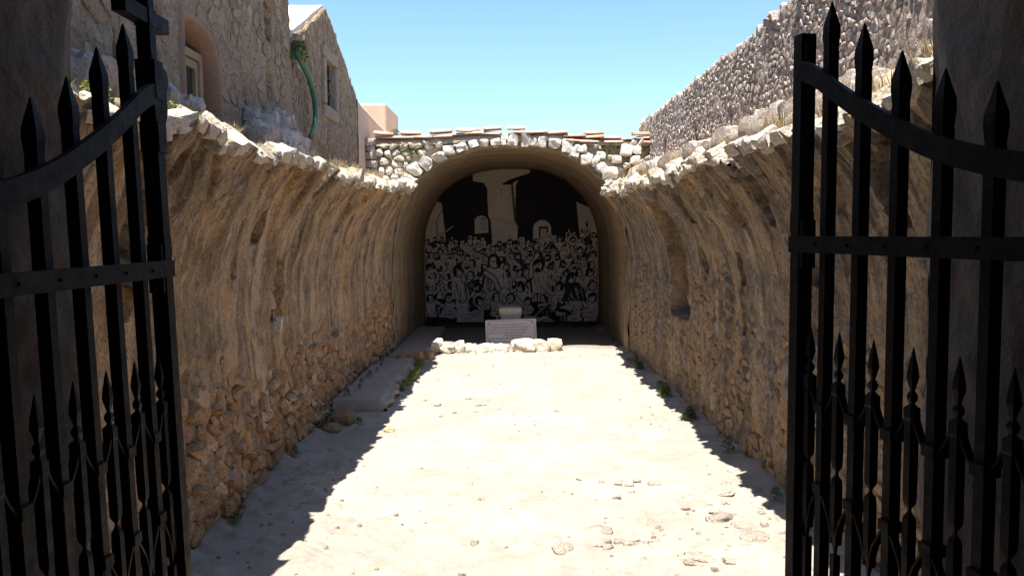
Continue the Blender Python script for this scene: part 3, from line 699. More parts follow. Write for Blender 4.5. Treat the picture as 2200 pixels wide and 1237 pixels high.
mb = MB(); mb.box(-9, XB - .5, 16.7, 17.08, -.6, E + 2.7); mb.box(-9, XB - .5, 12.0, 12.3, -.6, E + 2.6); mb.build('side_wall', M['mortar'], G)

# pink annexe
PK = empty('pink_annexe', (-3.15, 18.8, 0), 'low pink plastered wall running from the gabled house to a pale block', 'building')
def pk_top(y): return float(np.interp(y, [17.0, 17.4, 18.2, 19.5, 21.2], [2.72, 2.66, 2.62, 2.56, 2.50]))
wall_sheet('wall', PK, -1, XB - .01, 17.04, 21.0, -3.2, pk_top, M['pink'], (), .05, 95, .012, .35)
mb = MB(); mb.box(-4.6, -3.12, 21.0, 23.2, -.6, E + 3.24); o = mb.build('block', M['pink'], PK)
b = o.modifiers.new('bevel', 'BEVEL'); b.width = .07; b.segments = 3
# rough grey stones where the annexe meets the arch front
r = random.Random(96)
for i in range(7):
    rock('quoin_stone', (-3.02 + r.uniform(-.02, .03), 17.98 + r.uniform(-.03, .03), E + 1.02 + i * .155), (.2, .34, .16), M['st_tall'], VT, r, None, .3, .1)

# boulders on the left ledge, remains of a wall against the house
MR = empty('masonry_remnant', (-2.9, 10.5, ledge_z(-1, 2.9, 10.5)), 'heap of knobbly grey masonry on the left ledge, right of the terracotta window', 'masonry')
r = random.Random(41)
for i in range(46):
    y = r.uniform(9.35, 11.75); top = float(np.interp(y, [9.3, 9.8, 10.4, 11.0, 11.75], [.30, .42, .34, .46, .30])); k = r.random(); X = -3.06 + .26 * (1 - k) + r.uniform(-.03, .03)
    sz = r.uniform(.13, .27); rock('stone', (X, y, ledge_z(-1, X, y) + top * k * .9), (sz, sz * r.uniform(1, 1.6), sz * r.uniform(.8, 1.1)), M['st_tall'], MR, r, None, .35, .2, True, 5)
for (px, py, X, s_, lab) in [(395, 215, -2.92, .7, 'big bluish grey boulder on the left ledge, left of the terracotta window'), (245, 145, -2.98, .8, 'smooth grey boulder on the left ledge, seen between the gate spears')]:
    y = abs(X * F / (px - 1104)); z = (500 - py) * y / F; zg = ledge_z(-1, X, y) - .1; hz = z - zg + .12 + E
    o = rock('boulder', (X, y, zg + hz * .38), (s_ * .6, s_, hz), M['st_tall'], None, r, None, .5, .3, True, 9); tag(o, lab, 'boulder', 'boulders on the left ledge')

# green hose down the gable
def tube(name, pts, rad, mat, parent=None, n=10):
    pts = [Vector(p) for p in pts]; v = []; f = []
    for i, p in enumerate(pts):
        t = (pts[min(i + 1, len(pts) - 1)] - pts[max(i - 1, 0)]).normalized(); a = t.cross(Vector((0.3, 1, 0.1))).normalized(); b = t.cross(a); R = rad[i] if isinstance(rad, (list, tuple)) else rad
        for k in range(n): v.append(tuple(p + a * math.cos(2 * math.pi * k / n) * R + b * math.sin(2 * math.pi * k / n) * R))
    for i in range(len(pts) - 1):
        for k in range(n): f.append((i * n + k, i * n + (k + 1) % n, (i + 1) * n + (k + 1) % n, (i + 1) * n + k))
    f.append(tuple(range(n))[::-1]); f.append(tuple((len(pts) - 1) * n + k for k in range(n)))
    return mesh_obj(name, v, f, mat, parent, True)
hp = []
for px, py in [(648, 118), (655, 130), (665, 148), (674, 170), (681, 195), (685, 220), (686, 245), (684, 265), (678, 282), (674, 293)]:
    y = 3.0 * F / (1104 - px); hp.append((-3.0, y, E + (500 - py) * y / F))
tag(tube('drain_hose', hp, .04, M['hose']), 'green plastic drain hose curving down beside the gabled house wall', 'hose')

# ------------------------------------------------------------------ gateway round the camera
GW = empty('gateway', (0, 0, E - 1.6), 'dark plastered passage walls of the gateway the gates hang in', 'gateway')
for side in (-1, 1):
    yy = np.concatenate([np.linspace(-3.9, .8, 40), np.linspace(.83, 1.95, 70)]); zz = np.linspace(-1.75, 1.3, 170); A, B = np.meshgrid(yy, zz, indexing='ij')
    d = .035 * fbm(A * 1.8, B * 1.8, 160 + side, 4) + .012 * fbm(A * 9, B * 9, 165, 3); rnd = .03 * sstep(1.86, 1.96, A)
    X = side * ((.985 if side < 0 else .935) - d + rnd)
    o = grid_obj('jamb', np.stack([X, A, B + E], -1), M['jamb'], GW, uv=np.stack([A, B], -1), flip=side < 0)
    # outer face towards the court
    xx = np.linspace((.985 if side < 0 else .935) + .012, 4.2, 40); zz2 = np.linspace(-2.9, 3.2, 60); A, B = np.meshgrid(xx, zz2, indexing='ij')
    grid_obj('outer_face', np.stack([side * (A + .02), 1.955 + .02 * fbm(A * 2, B * 2, 170, 3) * sstep(1.0, 1.3, A), B + E], -1), M['jamb'], GW, uv=np.stack([A, B], -1), flip=side > 0)
    box('pier_core', *( (-4.2, -1.12) if side < 0 else (1.12, 4.2)), -3.9, 1.90, -.6, E + 3.2, M['jamb'], GW)
box('lintel', -1.15, 1.15, -3.9, 1.92, E + 1.25, E + 3.2, M['jamb'], GW)
box('light_blocking_wall', -1.4, 1.4, -4.3, -3.9, -.6, E + 3.2, M['jamb'], GW)  # unseen wall added behind the camera to keep light out of the passage
box('threshold', -1.05, 1.05, -3.9, 1.97, -.6, E - 1.6, M['slab'], GW)
for i in range(4):
    box('step', -1.2, 1.2, 1.97 + i * .32, 2.29 + i * .32, -.6, E - 1.6 - (i + 1) * .155, M['slab'], GW, .02)

# ------------------------------------------------------------------ iron gate leaves
def gate(side, P0, dr, dz, lean, label, cross):
    hinge = (P0[0] + dr[0] * 1.0, P0[1] + dr[1] * 1.0, E - 1.5)
    t = empty('gate_leaf', hinge, label, 'gate', 'gate leaves')
    perp = (-side * abs(dr[1]), 0) if abs(dr[0]) < 1e-6 else (-side * abs(dr[1]), -abs(dr[0]) )   # towards the middle of the passage
    def Gp(s, q, z): return (P0[0] + dr[0] * s + perp[0] * q + lean * z, P0[1] + dr[1] * s + perp[1] * q, E + z + dz)
    def loft(s, q, secs, twist=0):
        v = []; f = []
        for z, h in secs:
            hs, hq = h if isinstance(h, tuple) else (h, h)
            v += [Gp(s - hs, q - hq, z), Gp(s + hs, q - hq, z), Gp(s + hs, q + hq, z), Gp(s - hs, q + hq, z)]
        for i in range(len(secs) - 1):
            for k in range(4): f.append((4 * i + k, 4 * i + (k + 1) % 4, 4 * i + 4 + (k + 1) % 4, 4 * i + 4 + k))
        f.append((3, 2, 1, 0)); n = 4 * (len(secs) - 1); f.append((n, n + 1, n + 2, n + 3)); return v, f
    def part(name, *pieces, parent=t):
        mb = MB(); [mb.add(*p) for p in pieces]; return mb.build(name, M['iron'], parent)
    def strip(path, q0, q1, hh):
        v = []; f = []
        for s, z in path: v += [Gp(s, q0, z - hh), Gp(s, q1, z - hh), Gp(s, q1, z + hh), Gp(s, q0, z + hh)]
        for i in range(len(path) - 1):
            for k in range(4): f.append((4 * i + k, 4 * i + (k + 1) % 4, 4 * i + 4 + (k + 1) % 4, 4 * i + 4 + k))
        n = 4 * (len(path) - 1); f += [(3, 2, 1, 0), (n, n + 1, n + 2, n + 3)]; return v, f
    zt = .40 if cross else .425
    part('stile', loft(0, 0, [(-1.42, .019), (zt, .019)]), loft(0, .002, [(.20, .0225), (.27, .0225)]) if cross else loft(.018, .0, [(.30, .012), (zt - .02, .012)]))
    part('hinge_stile', loft(1.0, 0, [(-1.46, .022), (.10, .022)]))
    for z in (-1.2, -.1): part('hinge', loft(1.03, -.07, [(z, (.02, .08)), (z + .05, (.02, .08))]))
    ssp = [0, .05, .11, .24, .37, .50, .63, .76, .89, 1.0]; zsp = ([.345, .335, .295, .222, .160, .105, .07, .045, .03, .025])
    path = [(s, float(np.interp(s, ssp, zsp))) for s in np.linspace(0, 1.0, 60)]
    zz = np.array([p[1] for p in path]); zz = np.convolve(np.pad(zz, 4, mode='edge'), np.ones(9) / 9, 'valid'); path = [(p[0], float(z)) for p, z in zip(path, zz)]
    part('top_rail', strip(path, .010, .024, .0235))
    rail = part('middle_rail', strip([(-.015, -.078), (1.0, -.078)], .012, .027, .0195))
    part('bottom_rail', strip([(0, -1.38), (1.0, -1.38)], -.012, .012, .025))
    part('lock_plate', loft(.018, 0, [(-.135, .017), (-.02, .017)]), loft(-.0, .0, [(-.05, .0205), (-.0, .0205)]))
    bars = [.11 + .13 * k for k in range(7)]; tipz = [.475, .395, .31, .25, .205, .175, .155]
    hb = .0125
    for s, tz in zip(bars, tipz):
        b = part('bar', loft(s, -.004, [(-1.40, hb), (tz - .115, hb), (tz - .105, hb * .94), (tz - .075, hb * 1.14), (tz - .055, hb * 1.08), (tz, .0012)]))
        for zc in (-.475, -.665, -1.1): part('clip', loft(s, -.004, [(zc, .0175), (zc + .022, .0175)]), parent=b)
        v = []; 
        for a in (0,): rv = loft(s, .029, [(-.081, (.003, .0025)), (-.075, (.003, .0025))])
        mb = MB(); mb.add(*rv); mb.build('rivet', M['iron'], rail)
    mids = [.052] + [.175 + .13 * k for k in range(6)]
    for j, s in enumerate(mids):
        o = -.0 if cross else 0
        sh = part('small_spear', loft(s, 0, [(-.80, .001), (-.74, .0085), (-.70, .0095), (-.63, .0095), (-.615, .0085), (-.603, .0028), (-.597, .0028), (-.585, .0085), (-.57, .0095), (-.42, .0095), (-.415, .011), (-.395, .011), (-.39, .006), (-.386, .0035), (-.38, .0065), (-.373, .0078), (-.366, .006), (-.361, .003), (-.354, .0045), (-.335, .0085), (-.315, .0068), (-.275, .0006)]))
        half = .058 if j == 0 else .065
        for sg in (-1, 1):
            pts = [(-.395, .011), (-.418, .013), (-.438, half * .36), (-.462, half * .66), (-.482, half * .86), (-.50, half - .013)]
            up = [(s + sg * o_, z) for z, o_ in pts]; part('strap', strap(Gp, up), parent=sh)
            pts = [(-.64, half - .013), (-.662, half * .84), (-.685, half * .6), (-.71, half * .34), (-.735, .013), (-.765, .009)]
            part('strap', strap(Gp, [(s + sg * o_, z) for z, o_ in pts]), parent=sh)
        part('small_bar', loft(s, 0, [(-1.39, .0085), (-.79, .0085)]))
    if cross:
        part('cross', loft(0, 0, [(.395, .0165), (.74, .0165)]), strip([(-.10, .515), (.135, .515)], -.016, .016, .0175), strip([(-.018, .515), (.018, .515)], -.019, .019, .021))
        sc = []
        for a in range(13):
            th = -math.pi * .5 + a * math.pi * 1.3 / 12; sc.append((-.03 + .022 * -math.cos(th + .6) * .9, .372 + .022 * math.sin(th)))
        v = []; f = []; n = 14
        for q in (-.014, .022):
            for k in range(n): a = 2 * math.pi * k / n; v.append(Gp(-.036 + .024 * math.cos(a), q, .375 + .028 * math.sin(a)))
        for k in range(n): f.append((k, (k + 1) % n, n + (k + 1) % n, n + k))
        f += [tuple(range(n))[::-1], tuple(range(n, 2 * n))]
        part('latch_scroll', (v, f), loft(-.034, .004, [(.27, (.010, .012)), (.30, (.016, .016)), (.375, (.017, .016))]), loft(0, .002, [(.325, .0235), (.415, .0235)]))
def strap(Gp, path):
    v = []; f = []; n = len(path)
    for i, (s, z) in enumerate(path):
        a = path[max(0, i - 1)]; b = path[min(n - 1, i + 1)]; ds, dz = b[0] - a[0], b[1] - a[1]; l = math.hypot(ds, dz) + 1e-9; ns, nz = -dz / l * .003, ds / l * .003
        for e, q in ((-1, -.008), (1, -.008), (1, .008), (-1, .008)): v.append(Gp(s + ns * e, q, z + nz * e))
    for i in range(n - 1):
        for k in range(4): f.append((4 * i + k, 4 * i + (k + 1) % 4, 4 * i + 4 + (k + 1) % 4, 4 * i + 4 + k))
    f += [(3, 2, 1, 0), (4 * n - 4, 4 * n - 3, 4 * n - 2, 4 * n - 1)]; return v, f
gate(-1, (-.853, 2.02), (0.0, -1.0), 0.0, -.030, 'black iron gate leaf topped by a cross, swung open on the left', True)
gate(1, (.707, 2.06), (.176, -.984), .045, .004, 'black iron gate leaf without a cross, swung open on the right', False)

# ------------------------------------------------------------------ mural: a generic black and white crowd print on a panel
def paint(S=1.12):
    W, H = int(376 * S), int(326 * S); L = np.zeros((H, W)); YY, XX = np.mgrid[0:H, 0:W] / S; r = random.Random(4)
    def win_(x0, y0, x1, y1):
        return slice(max(0, int(y0 * S)), min(H, int(y1 * S) + 2)), slice(max(0, int(x0 * S)), min(W, int(x1 * S) + 2))
    def ell(cx, cy, rx, ry, val, ang=0.0, half=None):
        R = max(rx, ry) + 1; sl = win_(cx - R, cy - R, cx + R, cy + R); x = XX[sl] - cx; y = YY[sl] - cy; c, s_ = math.cos(ang), math.sin(ang)
        u = x * c + y * s_; v_ = -x * s_ + y * c; m = (u / rx) ** 2 + (v_ / ry) ** 2 < 1
        if half is not None: m &= v_ < half
        L[sl][m] = val
    def poly(pts, val):
        xs_ = [p[0] for p in pts]; ys_ = [p[1] for p in pts]; sl = win_(min(xs_), min(ys_), max(xs_), max(ys_)); x = XX[sl]; y = YY[sl]; ins = np.zeros(x.shape, bool)
        for i in range(len(pts)):
            (ax_, ay), (bx, by) = pts[i], pts[(i + 1) % len(pts)]
            if ay == by: continue
            c = ((ay > y) != (by > y)) & (x < (bx - ax_) * (y - ay) / (by - ay) + ax_); ins ^= c
        L[sl][ins] = val
    def line(x0, y0, x1, y1, w_, val):
        sl = win_(min(x0, x1) - w_, min(y0, y1) - w_, max(x0, x1) + w_, max(y0, y1) + w_); x = XX[sl]; y = YY[sl]; dx, dy = x1 - x0, y1 - y0; l2 = dx * dx + dy * dy + 1e-6
        t = np.clip(((x - x0) * dx + (y - y0) * dy) / l2, 0, 1); m = np.hypot(x - x0 - t * dx, y - y0 - t * dy) < w_ / 2; L[sl][m] = val
    # hall: pale pillar with flared head, side walls, two openings
    poly([(104, 0), (230, 0), (228, 8), (205, 20), (198, 34), (196, 110), (202, 122), (200, 150), (146, 160), (143, 110), (137, 96), (136, 40), (128, 28), (105, 24)], .9)
    poly([(166, 32), (190, 18), (206, 12), (228, 8), (230, 14), (208, 20), (194, 28), (190, 33)], .0); line(190, 32, 196, 108, 5, .1); line(167, 40, 167, 62, 1.2, .2); line(143, 104, 200, 116, 1.2, .35)
    for i in range(5): line(178 + i * 10, 22 - i * 3, 186 + i * 10, 20 - i * 3, 2.4, .85)
    poly([(0, 60), (36, 70), (44, 150), (30, 170), (0, 175)], .85); line(34, 86, 24, 112, 1.4, 0); line(24, 112, 26, 140, 2, 0)
    poly([(330, 70), (376, 90), (376, 190), (340, 170)], .85); poly([(350, 118), (353, 108), (356, 120), (353, 128)], 0); poly([(358, 135), (372, 135), (372, 150), (358, 148)], .1)
    poly([(108, 130), (108, 106), (114, 99), (124, 97), (133, 101), (137, 108), (137, 134), (108, 136)], .85)
    for x in (122, 128, 133): line(x, 104, x, 126, 1.0, 0)
    for y in (104, 115, 126): line(121, y, 134, y, 1.0, 0)
    ell(255, 128, 20, 20, .85); poly([(235, 126), (275, 126), (275, 150), (235, 150)], .85); poly([(248, 150), (248, 122), (268, 122), (268, 150)], 0); poly([(251, 150), (251, 126), (265, 126), (265, 150)], .7)
    def fig(cx, cy, q, front):
        h = q * .74; li = r.choice((.85, .92, 1.0, .8)); cloth = 0.04 if r.random() < .16 else r.choice((.85, .95, 1.0)); lean = r.uniform(-.5, .5); bw = q * r.uniform(1.2, 1.7); bh = q * r.uniform(3.4, 5.2)
        bx = cx + lean * bh * .45
        body = [(cx - h * .55, cy + h * .8), (cx + h * .55, cy + h * .8), (cx + bw * .9, cy + h * 1.7), (bx + bw * 1.05, cy + bh * .55), (bx + bw * r.uniform(.9, 1.5), cy + bh), (bx - bw * r.uniform(.9, 1.5), cy + bh), (bx - bw * .95, cy + bh * .5), (cx - bw * .9, cy + h * 1.7)]
        poly([(x + (1.1 if x > cx else -1.1), y - .8) for x, y in body], 0); poly(body, cloth)
        ink = .9 if cloth < .5 else 0
        for k_ in range(int(4 + q * .9)):
            x = bx + r.uniform(-.85, .85) * bw; y = cy + h * 1.9 + r.random() * (bh - h * 2.4); l_ = r.uniform(.7, 2.0) * q; dx_ = r.uniform(-.45, .45) * q + lean * l_ * .8
            line(x, y, x + dx_ * .5, y + l_ * .55, r.uniform(.6, 1.5), ink); line(x + dx_ * .5, y + l_ * .55, x + dx_ * .6 + r.uniform(-.2, .2) * q, y + l_, r.uniform(.5, 1.0), ink)
        sd = r.choice((-1, 1)); line(cx + sd * bw * .8, cy + h * 2, bx + sd * bw, cy + bh, r.uniform(.12, .4) * q, 0)
        if r.random() < (.45 if not front else .7):
            a_ = r.uniform(-2.9, -.2) if r.random() < .55 else r.uniform(.2, 2.9); l1 = q * r.uniform(1.2, 1.8); l2 = q * r.uniform(1.0, 1.7); x0, y0 = cx + sd * bw * .75, cy + h * 2.0; x1, y1 = x0 + math.cos(a_) * l1, y0 + math.sin(a_) * l1; a2_ = a_ + r.uniform(-.9, .9); x2, y2 = x1 + math.cos(a2_) * l2, y1 + math.sin(a2_) * l2
            for w_, v_ in ((.75, 0), (.48, li)): line(x0, y0, x1, y1, q * w_ * 1.15, v_); line(x1, y1, x2, y2, q * w_, v_); ell(x2, y2, q * w_ * .6, q * w_ * .55, v_)
        an = r.uniform(-.5, .5); ell(cx, cy, h * 1.18, h * 1.34, 0, an); ell(cx + sd * h * .1, cy + h * .12, h * .78, h * 1.0, li, an)
        k_ = r.random()
        if k_ < .5: ell(cx - sd * h * .25, cy - h * .3, h * 1.0, h * .95, 0, an + sd * .5, -h * .15)
        elif k_ < .75: ell(cx, cy - h * .3, h * 1.12, h * .9, .95, an, -h * .05); line(cx - h * .7, cy - h * .38, cx + h * .7, cy - h * .34, .7, .1); line(cx - sd * h, cy - h * .2, cx - sd * h * 1.3, cy + h * 1.6, h * .5, .9)
        if r.random() < .55: ell(cx - sd * h * .72, cy + h * .15, h * .42, h * 1.0, 0, an)
        if h > 3.2:
            sx = sd * h * .22
            line(cx + sx - h * .42, cy - h * .08, cx + sx - h * .18, cy - h * .04, h * .2, 0); line(cx + sx + h * .2, cy - h * .04, cx + sx + h * .42, cy - h * .08, h * .2, 0)
            line(cx + sx, cy + h * .05, cx + sx + sd * h * .14, cy + h * .38, .55, .15); line(cx + sx - h * .2, cy + h * .62, cx + sx + h * .18, cy + h * .6, .7, .05)
            if r.random() < .3: ell(cx + sx * .6, cy + h * .85, h * .5, h * .5, 0)
    for row, (y0, q, n) in enumerate([(150, 6.0, 26), (160, 6.6, 24), (172, 7.4, 22), (187, 8.2, 19), (205, 9.2, 16), (226, 10.2, 14), (250, 11, 12), (276, 11, 11)]):
        o_ = list(range(n)); r.shuffle(o_)
        for i in o_:
            x = (i + .5 + r.uniform(-.3, .3)) * 376 / n; y = y0 + r.uniform(-6, 6)
            if row == 0 and 134 < x < 205: continue
            if row < 2 and x > 225: y -= (x - 225) * .11
            fig(x, y, q * r.uniform(.85, 1.15), row > 4)
    for x_, y_, q_ in ((150, 196, 16), (246, 205, 15), (70, 216, 13.5), (318, 232, 13)): fig(x_, y_, q_, True)
    for i in range(26):                                   # things on the ground
        x = r.uniform(5, 370); y = r.uniform(300, 324); ell(x, y, r.uniform(8, 22), r.uniform(4, 9), r.choice((.85, .8, 0, .9)), r.uniform(-.5, .5)); line(x - 8, y, x + 9, y + r.uniform(-4, 4), 1.4, 0)
    for (a, b, c, d) in [(60, 175, 8, 182), (232, 318, 270, 285), (30, 140, 60, 120), (205, 300, 170, 270)]: line(a, b, c, d, 3.4, 0); line(a, b, c, d, 1.8, .85)
    return L
Lm = paint(); H, W = Lm.shape
MU = empty('mural_panel', (VX, 23.9, float(floor_z(23.9)) + .1), 'black and white printed mural of a crowd closing the end of the vault', 'mural')
zt_m, zb_m = 1.80, -2.53; x0m, x1m = VX - 2.44, VX + 2.44
jj, ii = np.mgrid[0:H + 1, 0:W + 1]; px_ = x0m + (x1m - x0m) * ii / W; pz_ = zt_m + (zb_m - zt_m) * jj / H
cxm = (px_[:-1, :-1] + px_[1:, 1:]) / 2; czm = (pz_[:-1, :-1] + pz_[1:, 1:]) / 2
ins = (np.abs((cxm - VX) / 2.50) ** VN + np.maximum(0, (czm - ZS) / 2.53) ** VN) < 1
vid = (jj * (W + 1) + ii); q = np.stack([vid[:-1, :-1], vid[1:, :-1], vid[1:, 1:], vid[:-1, 1:]], -1)[ins]
used = np.unique(q); remap = np.full((H + 1) * (W + 1), -1); remap[used] = np.arange(len(used)); q = remap[q]
me = bpy.data.meshes.new('print'); co = np.stack([px_.ravel()[used], np.full(len(used), 23.86), pz_.ravel()[used] + E], -1); cm = co.mean(0)
me.vertices.add(len(co)); me.vertices.foreach_set('co', (co - cm).astype(np.float32).ravel()); me.loops.add(q.size); me.loops.foreach_set('vertex_index', q.astype(np.int32).ravel())
me.polygons.add(len(q)); me.polygons.foreach_set('loop_start', np.arange(0, q.size, 4, dtype=np.int32)); me.polygons.foreach_set('loop_total', np.full(len(q), 4, dtype=np.int32)); me.update(calc_edges=True)
at = me.color_attributes.new('ink', 'FLOAT_COLOR', 'CORNER'); val = Lm[ins]; colr = np.ones((len(q), 4, 4)); colr[..., :3] = val[:, None, None]; at.data.foreach_set('color', colr.astype(np.float32).ravel())
mm = NM('printed_panel', .75, .2); ca = mm.n.new('ShaderNodeVertexColor'); ca.layer_name = 'ink'
paper = mm.mix(mm.ramp(mm.noise(2.2, detail=6), [(.35, 0), (.7, 1)]), (.56, .50, .42), (.45, .41, .355)); mm.col(mm.mix(ca.outputs[0], (.012, .011, .015), paper)); me.materials.append(mm.m)
po = bpy.data.objects.new('print', me); scene.collection.objects.link(po); po.location = cm; po.parent = MU; po.matrix_parent_inverse = Matrix.Translation(MU.location).inverted()
# backing board in the same outline, on dark blocks
kk = np.linspace(.0, 1, 90); bx_, bz_ = vprof(kk, -.03); msk = bz_ > zb_m; bx_, bz_ = bx_[msk], bz_[msk]; n = len(bx_)
v = [(x, 23.872, z + E) for x, z in zip(bx_, bz_)] + [(x, 23.93, z + E) for x, z in zip(bx_, bz_)]
f = [tuple(range(n))[::-1], tuple(range(n, 2 * n))] + [(i, (i + 1) % n, n + (i + 1) % n, n + i) for i in range(n)]
mesh_obj('backing_board', v, f, M['wood'], MU)
for x in (-1.9, -.5, .9, 2.0): box('support_block', VX + x - .25, VX + x + .25, 23.80, 24.1, float(floor_z(24)) - .08, E + zb_m - .002, M['rust'], MU)

# ------------------------------------------------------------------ plaque, trough, stones in front
PY = 19.25; pz0 = -2.40; S_ = PY / F
PQ = empty('plaque', (-.05, PY, float(floor_z(PY))), 'grey marble plaque with engraved Greek lines and a key pattern border', 'plaque')
tiltm = Matrix.Rotation(math.radians(-12), 4, 'X') @ Matrix.Rotation(math.radians(-1.6), 4, 'Y')
pl_c = Vector(((1097 - 1104) * S_, PY, E + (500 - 712) * S_)); PW, PH = 110 * S_, 53 * S_
def onpl(x, z, d=0.0): return tuple(pl_c + (tiltm @ Vector((x, -d, z))))
def plbox(mb, x0, x1, z0, z1, d0, d1):
    v = [onpl(x, z, d) for z in (z0, z1) for d in (d1, d0) for x in (x0, x1)]; mb.add(v, box_vf(0, 1, 0, 1, 0, 1)[1])
mb = MB(); plbox(mb, -PW / 2, PW / 2, -PH / 2, PH / 2, -.05, 0); o = mb.build('slab', M['plaque'], PQ); b = o.modifiers.new('bevel', 'BEVEL'); b.width = .006
mb = MB(); a, c = PW / 2 - .045, PH / 2 - .035; wd = .008
def pline(x0, z0, x1, z1): plbox(mb, min(x0, x1) - wd / 2, max(x0, x1) + wd / 2, min(z0, z1) - wd / 2, max(z0, z1) + wd / 2, 0.0005, .002)
k = .075
for sx in (-1, 1):
    pline(sx * a, -c + k, sx * a, c - k); pline(-a + k, sx * c, a - k, sx * c)
    for sz in (-1, 1):
        pline(sx * a, sz * (c - k), sx * (a - k * .55), sz * (c - k)); pline(sx * (a - k * .55), sz * (c - k), sx * (a - k * .55), sz * (c - k * .45)); pline(sx * (a - k), sz * c, sx * (a - k), sz * (c - k * .6)); pline(sx * (a - k), sz * (c - k * .6), sx * (a - k * .3), sz * (c - k * .6)); pline(sx * (a - k * .3), sz * (c - k * .6), sx * (a - k * .3), sz * (c - k * .2))
mb.build('border', M['letters'], PQ)
lines = ['ΑΥΤΗ Η ΦΛΟΓΑ Π΄ΑΝΑΨΕ ΜΕΣΑ ΕΔΩ ΣΤΗ ΚΡΥΠΤΗ', 'ΚΙ ΑΠ΄ΑΚΡΗ Σ΄ΑΚΡΗ ΦΩΤΙΣΕ ΤΗ ΔΟΞΑΣΜΕΝΗ ΚΡΗΤΗ', 'ΗΤΑΝΕ ΦΛΟΓΑ ΤΟΥ ΘΕΟΥ ΜΕΣΑ ΕΙΣ ΤΗΝ ΟΠΟΙΑ', 'ΚΡΗΤΕΣ ΩΛΟΚΑΥΤΩΘΗΚΑΝ ΓΙΑ ΤΗΝ ΕΛΕΥΘΕΡΙΑ', 'ΕΤΟΣ ΣΩΤΗΡΙΟ 19.25', 'ΕΙΣ ΡΕΘΥΜΝΗΣ ΚΑΙ ΑΥΛΟΠΟΤΑΜΟΥ ΤΙΜΟΘΕΟΣ Μ ΒΕΝΕΡΗΣ']
wants = [.86, .95, .86, .84, .42, .97]; starts = [-1, -1, -1, -1, 0, -1]
dg = bpy.context.evaluated_depsgraph_get()
for i, tx in enumerate(lines):
    cu = bpy.data.curves.new('t', 'FONT'); cu.body = tx; cu.size = .05; cu.resolution_u = 2; cu.offset = .0006
    to = bpy.data.objects.new('t', cu); scene.collection.objects.link(to); bpy.context.view_layer.update()
    tm = to.evaluated_get(bpy.context.evaluated_depsgraph_get()).to_mesh(); vv = np.array([p.co[:] for p in tm.vertices]); ff = [tuple(p.vertices) for p in tm.polygons]
    if len(vv):
        wx = vv[:, 0].max() - vv[:, 0].min(); W_ = (PW - .15) * wants[i]; sc = W_ / wx; vv[:, 0] = (vv[:, 0] - vv[:, 0].min()) * sc
        xs0 = -(PW - .15) / 2 if starts[i] < 0 else -W_ / 2 + .04; hsc = .036 / max(1e-6, vv[:, 1].max())
        zl = PH / 2 - .135 - i * .0635; V = [onpl(xs0 + p[0], zl + p[1] * hsc, .0015) for p in vv]
        mesh_obj('lettering', V, ff, M['letters'], PQ)
    to.to_mesh_clear() if False else None
    bpy.data.objects.remove(to)
mb = MB(); z0 = float(floor_z(PY)) - .05; mb.box(pl_c.x - .52, pl_c.x + .52, PY - .10, PY + .22, z0, pl_c.z - PH / 2 + .03); mb.build('base', M['trough'], PQ)
# stone trough on a pillar behind the plaque
TG = empty('stone_trough', (-.08, 20.0, float(floor_z(20))), 'cream stone basin with sloping sides, on a pedestal just above the plaque', 'basin')
ty = 19.95; ts = ty / F; xc = (1096 - 1104) * ts; zt_ = E + (500 - 661) * ts; zm = E + (500 - 671) * ts; zb_ = E + (500 - 687) * ts
def frust(name, secs, mat, par):
    v = []; f = []
    for hw, hd, z in secs: v += [(xc - hw, ty - hd, z), (xc + hw, ty - hd, z), (xc + hw, ty + hd, z), (xc - hw, ty + hd, z)]
    for i in range(len(secs) - 1):
        for k_ in range(4): f.append((4 * i + k_, 4 * i + (k_ + 1) % 4, 4 * i + 4 + (k_ + 1) % 4, 4 * i + 4 + k_))
    f += [(3, 2, 1, 0), tuple(4 * (len(secs) - 1) + k_ for k_ in range(4))]; return mesh_obj(name, v, f, mat, par)
frust('bowl', [(.19, .17, zb_ - .02), (.255, .225, zm - .02), (.26, .23, zm)], M['trough'], TG)
frust('rim', [(.258, .228, zm + .001), (.262, .232, zt_), (.20, .17, zt_ + .001), (.17, .14, zt_ - .09)], M['trough'], TG)
frust('pedestal', [(.2, .18, float(floor_z(20)) - .05), (.16, .14, zb_ - .022)], M['slab'], TG)
box('back_rim', xc - .27, xc + .25, ty + .24, ty + .28, zm, zt_ + .045, M['slab'], TG)
# row of stones
r = random.Random(88)
for i, (x0, x1, yt) in enumerate([(923, 949, 733), (945, 977, 738), (976, 997, 736), (999, 1023, 742), (1024, 1061, 742), (1060, 1091, 744), (1103, 1146, 736), (1144, 1177, 737), (1176, 1205, 733)]):
    y = 18.45 + r.uniform(-.05, .08); s = y / F; wd = (x1 - x0) * s; hh = (758 - yt) * s * 1.15; x = ((x0 + x1) / 2 - 1104) * s
    o = rock('stone', (x, y, float(floor_z(y)) + hh * .42), (wd * 1.12, wd * .95, hh * 1.15), M['st_lip'], None, r, None, .5, .24, True, 6)
    nm = ['first', 'second', 'third', 'fourth', 'fifth', 'sixth', 'seventh', 'eighth', 'ninth'][i]
    extra = ['at its left end beside the raised slab', 'rounded, next to the left end', 'pointed and narrow', 'smallest, left of the plaque', 'under the left plaque edge', 'flat, under the plaque', 'largest of all', 'under the right edge of the plaque', 'tall and round, at its right end'][i]
    tag(o, f'pale stone in the row before the plaque, {extra}', 'stone', 'row of stones before the plaque')

